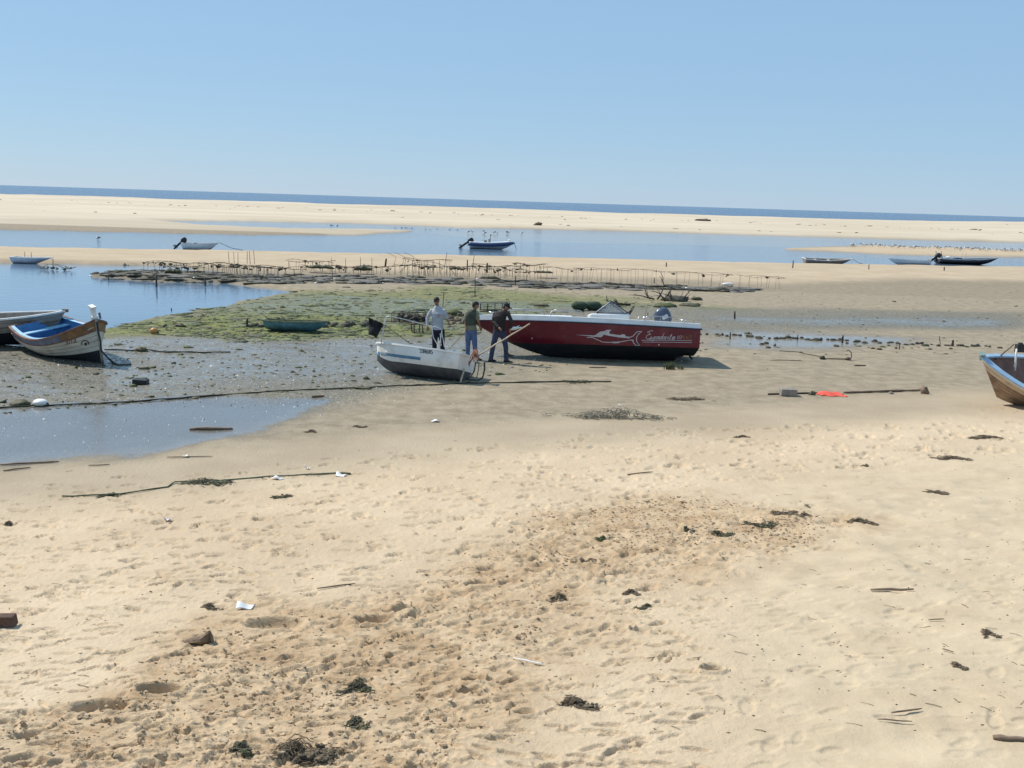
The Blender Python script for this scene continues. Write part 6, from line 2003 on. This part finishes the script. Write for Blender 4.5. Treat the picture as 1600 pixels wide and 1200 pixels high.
paper(480, 733, 8, 'small white and dark scrap standing above the green rope', 4, M_OLDWHITE, .12); paper(290, 714, 9, 'small white stone-like scrap below the puddle', 5); paper(680, 659, 12, 'small white scrap on the damp sand left of the net heap', 6)
paper(262, 814, 12, 'small grey scrap of paper on the left sand', 7, M_PUNT, .1); paper(970, 634, 6, 'tiny white scrap just above the net heap', 8)

# gulls
gb_ = MB()
gb_.ball((0, 0, .24), (.20, .085, .085), 2, .02, 8, 6, rot=Matrix.Rotation(R(8), 3, 'Y'))
gb_.ball((.17, 0, .33), (.055, .05, .055), 3, .0, 7, 5)
gb_.tube([(.12, 0, .26), (.16, 0, .32)], .045, 6)
gb_.cur = 1
gb_.ball((-.05, 0, .275), (.20, .088, .062), 2, .02, 8, 5, rot=Matrix.Rotation(R(10), 3, 'Y'))
gb_.tube([(-.18, 0, .25), (-.34, 0, .24)], [.05, .015], 5)
gb_.cur = 2
gb_.tube([(.21, 0, .33), (.27, 0, .315)], [.016, .004], 5)
for s_ in (1, -1): gb_.tube([(0, .035 * s_, 0), (0, .035 * s_, .18)], .009, 4)
M_GULLG = mat('gull_grey', (.20, .20, .22), .8, var=.2)
gproto = gb_.build('gull', [mat('gull_white', (.80, .79, .76), .8, var=.05), M_GULLG, M_DARKWOOD])
fl_lab = 'small white and grey gull standing in the flock on the far right sandbar'
first = True
for k in range(96):
    t = rg.random()
    px = lerp(1326, 1602, t); py = lerp(383.5, 393.0, t) + rg.uniform(-.4, 2.0)
    g = G(px, py)
    o = gproto if first else gproto.copy()
    if not first: COL.objects.link(o)
    first = False
    o.location = g; o.rotation_euler = (0, 0, rg.choice((0, math.pi)) + rg.gauss(0, .5)); sc2 = rg.uniform(.85, 1.2); o.scale = (sc2,) * 3
    setp(o, fl_lab, 'gull', 'gulls on the far sandbar')
for px, py in ((618, 359), (628, 359), (635, 359), (641, 359.3), (645, 359.6), (665, 361.5), (672, 362), (683, 361), (703, 362), (714, 362.5), (731, 365), (738, 364.5), (756, 364), (757, 367), (772, 366), (777, 367), (792, 365), (794, 366), (815, 367), (519, 355), (526, 355.5)):
    o = gproto.copy(); COL.objects.link(o); o.location = G(px, py); o.rotation_euler = (0, 0, rg.uniform(0, 6)); o.scale = (1.25,) * 3
    setp(o, 'small gull standing on the grey shallows left of and behind the inflatable boat', 'gull', 'gulls on the grey shallows')
o = gproto.copy(); COL.objects.link(o); p = plane_pt(153, 375, WL); o.location = (p[0], p[1], WL - .1); o.rotation_euler = (0, 0, 2.6); o.scale = (1.3,) * 3
setp(o, 'lone bird floating in the channel above the flat punt', 'gull'); o.pop('group', None) if hasattr(o, 'pop') else None

# far barrier: tufts, wreckage and tide wrack
b = MB(); n = 0
while n < 620:
    px = rg.uniform(-20, 1620); hz = 289 + px * .03125
    dpx = rg.uniform(8, 24) if rg.random() < .93 else rg.uniform(8, 50)
    p = G(px, hz + dpx)
    if p.y < 170 or p.y > 370 or p.z < .15: n += 1; continue
    w = rg.uniform(.12, .45) if rg.random() < .95 else rg.uniform(.5, 1.1)
    b.cur = rg.choice((0, 0, 1))
    b.ball((p.x, p.y, p.z), (w, w * .6, w * rg.uniform(.15, .35)), n, .35, 6, 4)
    n += 1
o = b.build('dune_wrack', [M_WEEDDRY, mat('dry_dune_grass', (.22, .19, .10), .9, var=.4)]); setp(o, 'dark wrack and dune tufts dotted over the far sand barrier', 'wrack', kind='stuff')
for k, (px, py, w, h, lb) in enumerate([(1337, 344, 24, 7, 'brown heap of wreckage on the crest of the far barrier, right'), (1099, 345, 24, 3.5, 'dark driftwood log on the far barrier, right of centre'), (841, 352, 14, 5, 'dark bush on the lower slope of the far barrier near the centre'),
                                        (730, 331, 10, 4, 'dark tuft on the crest of the far barrier behind the inflatable boat'), (620, 328, 12, 4, 'dark tuft on the crest of the far barrier, left of centre'), (547, 325, 16, 3, 'dark wrack streak on the crest of the far barrier, left')]):
    stone(px, py, w, h, lb, None, 'barrier_wreckage', M_WEEDDRY, 'wreckage', 400 + k, .35)
